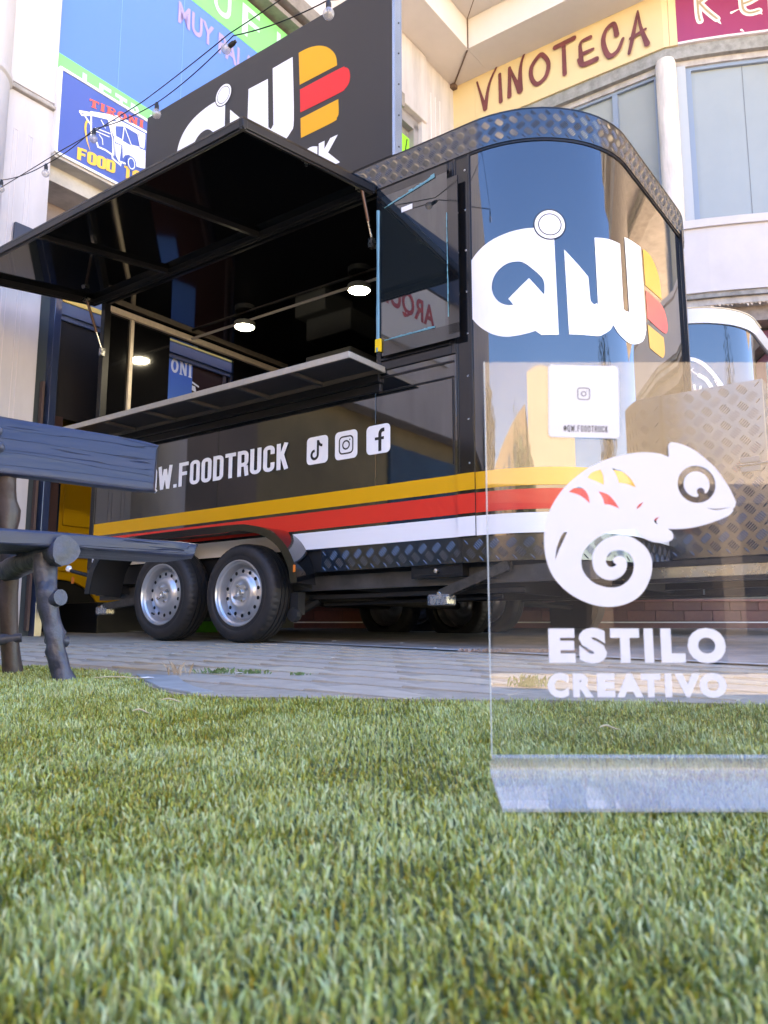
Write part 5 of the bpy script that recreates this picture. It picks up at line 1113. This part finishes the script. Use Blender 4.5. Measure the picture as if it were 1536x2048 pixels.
gg.flat(tess([sp2(CH['body'])]+holes), lambda x, y, l=0: AF(x, y))
eye = []
for k in range(48):
    a = 2*math.pi*k/48; px, py = ex+.0143*math.cos(a), ez+.0143*math.sin(a)
    eye.append((px, py))
# pupil bites into the white of the eye
pc = (ex+.0042, ez-.0082)
eye2 = [p for p in eye if math.dist(p, (ex+.006, ez-.0150)) > .0052]
i0 = max(range(len(eye2)), key=lambda i: math.dist(eye2[i], eye2[(i+1) % len(eye2)])); a_, b_ = eye2[i0], eye2[(i0+1) % len(eye2)]
aa = math.atan2(a_[1]-pc[1], a_[0]-pc[0]); ab = math.atan2(b_[1]-pc[1], b_[0]-pc[0])
if ab > aa: ab -= 2*math.pi
arcp = [(pc[0]+.0044*math.cos(aa+(ab-aa)*k/12), pc[1]+.0044*math.sin(aa+(ab-aa)*k/12)) for k in range(13)]
gg.flat(tess([eye2[:i0+1]+arcp+eye2[i0+1:]]), lambda x, y, l=0: AF(x, y)); gg.build('chameleon_logo', INK, TA)
def axx(X): return .1761+(X-125)/(1370-125)*(.3653-.1761)
for wd_, ext, z0_, z1_ in (('ESTILO', [(125, 312), (338, 533), (560, 765), (798, 862), (915, 1085), (1103, 1372)], .1733, .2096), ('CREATIVO', [(110, 257), (287, 430), (455, 580), (592, 776), (762, 900), (930, 977), (1000, 1176), (1170, 1360)], .1375, .1621)):
    for c, (a0_, a1_) in zip(wd_, ext):
        t_, a = text2(c, .068); e = .0006 if c in 'SOC' else 0; flatd(fit(t_, axx(a0_), z0_-e, axx(a1_), z1_+e), 0, AF).build('letter', INK, TA)
# sticker
cx_, cz_ = .2236, .462
STK = P('sticker_white', (.70, .69, .71), .35)
def rrect(x0, y0, x1, y1, r, n=6): return arc(x0+r, y0+r, r, r, 180, 270, n)+arc(x1-r, y0+r, r, r, 270, 360, n)+arc(x1-r, y1-r, r, r, 0, 90, n)+arc(x0+r, y1-r, r, r, 90, 180, n)
rot = R_(-1.6); QF = lambda x, y, o=0.: (cx_+x*math.cos(rot)-y*math.sin(rot), .8776-o, cz_+x*math.sin(rot)+y*math.cos(rot)-(.0016*(x/.04)**2 if y > .03 else 0))
g = G(); lp = rrect(-.0395, -.0425, .0395, .0425, .0045); g.prism(lp, lambda x, y: QF(x, y, 0), lambda x, y: QF(x, y, .0003)); st_ = g.build('sticker', STK, TA)
SK = P('sticker_ink', (.035, .03, .035), .5)
V, F = fitw(word('@QW.FOODTRUCK', .12, .42, .12), -.0225, -.0360, .0265, -.0285); g = G(); g.flat((V, F), lambda x, y, l: QF(x, y, .0005+l*.03)); sub(st_, g, 'sticker_lettering', SK, TA)
g = G(); q = .0066; c0 = rrect(-q, -q+.008, q, q+.008, .0026, 5); V, F = ribbon(c0+[c0[0]], .0009); g.flat((V, F), lambda x, y, l: QF(x, y, .0005)); c1 = circ(0, .008, .0026, 24); V, F = ribbon(c1+[c1[0]], .0009); g.flat((V, F), lambda x, y, l: QF(x, y, .0005)); g.flat(tess([circ(.0035, .0115, .0006, 10)]), lambda x, y, l=0: QF(x, y, .0005)); sub(st_, g, 'sticker_mark', SK, TA)

# ------------------------------------------------------------------ festoon lights
bulbs = [(-2.856, 5.6, 3.505), (-2.396, 5.3, 3.446), (-1.876, 4.8, 3.381), (-1.323, 4.3, 3.208), (-.823, 3.8, 3.229), (-.253, 3.3, 3.008)]
TLi = Thing('festoon_lights', 'string of clear globe bulbs hanging from the pillar over the trailer', 'string lights', (-1.8, 4.7, 3.4), ID)
CAB = P('cable_black', (.015, .015, .016), .5)
# sockets hang from the cable by a short drop; the cable passes 5 cm above each bulb
cab = [(-3.4, 6.0, 3.52)]+[(x, y, z+.072) for x, y, z in bulbs]+[(-.12, 3.75, 3.55), (.6, 8.6, 8.5)]
cab[5] = (-.775, 3.74, 3.245+.012)
def sag(pts, s_, n=10):
    out = []
    for a, b in zip(pts[:-1], pts[1:]):
        for k in range(n): t = k/n; p = Vector(a).lerp(Vector(b), t); p.z -= s_*4*t*(1-t); out.append(p)
    return out+[Vector(pts[-1])]
g = G(); g.tube(sag(cab, .022), .0032, 6); g.build('cable', CAB, TLi, smooth=60)
c2 = [(-3.4, 6.0, 3.53), (-2.2, 5.1, 3.50), (-1.45, 4.42, 3.37), (-.80, 3.76, 3.285), (-.30, 3.5, 3.42), (.45, 8.6, 8.5)]
g = G(); g.tube(sag(c2, .006), .0032, 6); g.build('cable', CAB, TLi, smooth=60)
BG_ = thin_glass('bulb_glass', (.9, .9, .9), 1.7, .03, .34, (.62, .6, .6))
for k, (x_, y_, z_) in enumerate(bulbs):
    ax = Vector((0, 0, 1)) if k != 4 else Vector((.8, -.55, .18)); c = Vector((x_, y_, z_))
    g = G(); g.lathe([(.0001, -.024), (.010, -.0218), (.018, -.016), (.0232, -.007), (.0242, 0), (.0232, .007), (.019, .015), (.013, .0215), (.0105, .026), (.0105, .03)], c, ax, 24); g.v = [tuple(c+(Vector(v_)-c)*1.12) for v_ in g.v]; b_ = g.build('bulb', BG_, TLi, smooth=80)
    g = G(); g.lathe([(.0115, .024), (.013, .027), (.013, .055), (.009, .062), (.009, .072), (.0001, .074)], c, ax, 16); g.lathe([(.0001, .024), (.0115, .024)], c, ax, 16); sub(b_, g, 'socket', CAB, TLi, smooth=40)
    g = G(); g.tube([c+ax*.024, c+ax*.004+Vector((.004, 0, 0)), c-ax*.004, c+ax*.004-Vector((.004, 0, 0)), c+ax*.024], .0008, 5); sub(b_, g, 'filament', P('filament', (.55, .5, .45), .4, .8), TLi)

# ------------------------------------------------------------------ small things on the paving
def weed(x_, y_, seed, r, hh, n, mat, label, cat='weed', group='weeds in the paving joints'):
    rr = random.Random(seed); g = G(); z_ = gz(x_, y_)+.006
    for k in range(n):
        a = rr.uniform(0, 6.28); d = rr.uniform(.05, 1)*r; px, py = x_+math.cos(a)*d*1.8, y_+math.sin(a)*d*.5; h_ = rr.uniform(.4, 1)*hh; la_ = rr.uniform(0, 6.28); L = rr.uniform(.3, .9)*h_
        tx_, ty_ = px+math.cos(la_)*L, py+math.sin(la_)*L; w_ = rr.uniform(.0015, .004); mx_, my_ = (px+tx_)/2, (py+ty_)/2
        g.add([(px, py, z_), (mx_-w_, my_, z_+h_*.7), (tx_, ty_, z_+h_), (mx_+w_, my_+w_, z_+h_*.62)], [(0, 1, 2, 3)])
    g.build('weed', mat, None, base=(x_, y_, z_), label=label, cat=cat, group=group)
WG = P('weed_green', (.10, .16, .05), .6); WD = P('dry_grass', (.36, .26, .17), .8)
weed(-.511, 2.497, 1, .035, .022, 60, WG, 'small low weed in the paving joint, nearest the bench')
weed(-.40, 2.48, 2, .035, .018, 60, WG, 'small green weed just right of the bench end')
weed(-.249, 2.443, 3, .02, .012, 30, WG, 'tiny weed alone in the crack, middle of the paving')
weed(.36, 2.07, 4, .035, .035, 90, WG, 'leafy green weed growing by the crack behind the acrylic sign')
weed(.63, 3.72, 5, .17, .02, 900, P('dry_needles', (.34, .22, .16), .85, noise=(40, .5)), 'heap of dry brown needles swept against the drain strip', 'debris', None)
weed(-.60, 2.40, 6, .02, .05, 14, WD, 'thin dry grass stalks at the corner of the turf', 'dry grass', None)
rr = random.Random(9); LIT = P('pale_litter', (.7, .66, .62), .8); proto = None
lits = [(-.652, 2.278, .018), (-.3, 4.9, .012), (.1, 4.6, .012), (-.43, 2.44, .013), (-.9, 3.5, .010), (-.2, 3.2, .009), (.25, 4.0, .010), (-1.4, 4.2, .010)]
lbl = ['white scrap of paper lying at the turf corner', 'tiny pale leaf flake on the dark concrete, farthest back', 'tiny pale flake on the concrete beside the drain strip', 'curled white flake beside the green weed', 'tiny pale flake on the pavers beyond the bench', 'tiny pale flake in the middle of the pavers', 'pale flake near the heap of needles', 'pale flake far left beyond the bench legs']
for (x_, y_, r_), lb in zip(lits, lbl):
    g = G(); z_ = gz(x_, y_)+.012; n_ = 7; g.add([(x_, y_, z_+.004)]+[(x_+math.cos(k*6.283/n_)*r_*rr.uniform(.6, 1.5), y_+math.sin(k*6.283/n_)*r_*rr.uniform(.4, .9), z_+rr.uniform(0, .003)) for k in range(n_)], [(0, k+1, (k+1) % n_+1) for k in range(n_)])
    g.build('litter_flake', LIT, None, base=(x_, y_, z_), label=lb, cat='litter', group='pale flakes on the paving')
for (x_, y_, a, L, lb) in ((-.72, 2.28, .15, .16, 'long pale straw lying on the turf near its corner'), (-.45, 1.54, -.1, .035, 'short curled dry leaf on the turf, left of centre'), (.36, 1.33, .2, .035, 'short tan straw on the turf seen through the acrylic plate'), (-.44, 1.72, -.2, .05, 'thin tan straw on the turf just short of the kerb stone')):
    z_ = gz(x_, y_)+.013; pts = [(x_+math.cos(a)*L*(t-.5), y_+math.sin(a)*L*(t-.5)+.006*math.sin(t*4), z_+.003*math.sin(t*5)) for t in np.linspace(0, 1, 7)]
    g = G(); g.tube(pts, [.0006, .0015, .0018, .0016, .0015, .0012, .0005], 5); g.build('straw', P('straw_tan', (.55, .45, .28), .7), None, base=(x_, y_, z_), label=lb, cat='straw', group='dry straws on the turf')
g = G(); rr = random.Random(2); c = Vector((-1.48, 6.8, gz(0, 6.8)+.02)); u_ = Vector((.8, -.59, 0))
for k in range(900):
    a = rr.uniform(-1, 1); b = rr.uniform(-1, 1); p = c+u_*a*.10+Vector((0, b*.02, .085)); q = c+u_*a*.14+Vector((rr.uniform(-.01, .01), b*.05-.02, rr.uniform(-.01, .01))); g.add([p-u_*.0018, p+u_*.0018, q+u_*.003, q-u_*.003], [(0, 1, 2, 3)])
TBr = Thing('broom', 'bright green broom head on the ground behind the wheels', 'broom', tuple(c), ID); g.build('bristles', P('bristle_green', (.06, .42, .03), .5), TBr)
g = G(); g.obox(c+Vector((0, 0, .095))-u_*.12, c+Vector((0, 0, .095))+u_*.12, .035, .03); g.tube([c+Vector((0, 0, .1)), c+Vector((.5, .9, .14))], .012, 8); g.build('broom_head', P('broom_dark', (.02, .05, .03), .5), TBr)

# ------------------------------------------------------------------ the plaza behind the viewer (mirrored in the gloss and the acrylic)
BEI = P('sandstone_render', (.36, .315, .26), .75, noise=(1.5, .15)); 
def block(nm, lab, x0, x1, y0, y1, zt, mat, arc_z=3.6, step=2.6):
    T = Thing(nm, lab, 'building', ((x0+x1)/2, y1, 0), ID)
    g = G(); g.box((x0, y0, arc_z), (x1, y1, zt)); g.build('wall', mat, T)
    g = G(); g.box((x0+.3, y0, -.6), (x1-.3, y1-2.2, arc_z)); g.build('arcade_back', P('arcade_dark', (.05, .045, .04), .6), T)
    n = int((x1-x0)/step)
    for k in range(n+1):
        xx = x0+.3+k*(x1-x0-.6)/n; g = G(); g.box((xx-.22, y1-.5, -.6), (xx+.22, y1-.02, arc_z)); g.build('pillar', P('arcade_pier', (.07, .06, .055), .7), T)
        if k < n:
            xm = xx+(x1-x0-.6)/n/2; zz = arc_z+.9
            while zz+1.5 < zt and mat is not BEI:
                g = G(); g.box((xm-.55, y1-.06, zz), (xm+.55, y1+.02, zz+1.5)); wi = g.build('window', P('far_window', (.03, .05, .08), .1, ior=1.6), T)
                g = G(); g.box((xm-.65, y1-.02, zz-.1), (xm+.65, y1+.12, zz)); g.build('sill', mat, T); zz += 3.0
BEI_ = 0
block('plaza_building', 'sunlit sandstone building with an arcade across the plaza', -4, 13, -27, -15, 8.0, BEI)
block('brown_building', 'brown rendered building across the plaza, left of the sandstone one', -26, -4.6, -26, -14, 6.8, P('ochre_render', (.21, .15, .10), .8, noise=(1, .2)))
def tree(x_, y_, h_, seed, lab):
    rr = random.Random(seed); T = Thing('plaza_tree', lab, 'tree', (x_, y_, gzz(x_, y_)), ID, 'trees round the plaza')
    z0_ = gzz(x_, y_); g = G(); g.tube([(x_, y_, z0_), (x_+.1, y_, z0_+h_*.3), (x_+.05, y_+.1, z0_+h_*.6)], [.16, .12, .06], 8)
    for k in range(6): a = k*1.05; g.tube([(x_+.05, y_, z0_+h_*(.35+.03*k)), (x_+math.cos(a)*h_*.22, y_+math.sin(a)*h_*.22, z0_+h_*(.6+.04*k))], [.05, .02], 6)
    g.build('trunk', P('bark', (.10, .07, .05), .9), T); g = G()
    for k in range(4200):
        a = rr.uniform(0, 6.28); u = rr.random()**.45; el = rr.uniform(-1, 1); R2 = h_*.34*(1+.25*math.sin(3*a+seed)+.2*math.sin(5*el+a)); c = Vector((x_+math.cos(a)*math.sqrt(1-el*el)*R2*u, y_+math.sin(a)*math.sqrt(1-el*el)*R2*u, z0_+h_*.68+el*R2*.9*u))
        d = Vector((rr.uniform(-1, 1), rr.uniform(-1, 1), rr.uniform(-1, 1)))*.11; e = Vector((rr.uniform(-1, 1), rr.uniform(-1, 1), rr.uniform(-1, 1)))*.07; g.add([c-d, c+e, c+d, c-e], [(0, 1, 2, 3)])
    g.build('crown', P('plaza_leaf', (.06, .085, .025), .6), T)
for a in ((-9, -2.5, 5.2, 1, 'broad green tree left of the plaza'), (-12, 2.5, 6, 2, 'tall tree beside the far left wing'), (13, 0, 6.5, 4, 'green tree right of the plaza'), (-3.0, -11, 5.2, 5, 'slim tree in the middle before the arcade'), (-5.5, -10, 5.8, 7, 'tree before the brown building')): tree(*a)  # last two trees are unseen, added as dark streaks in the nose reflection
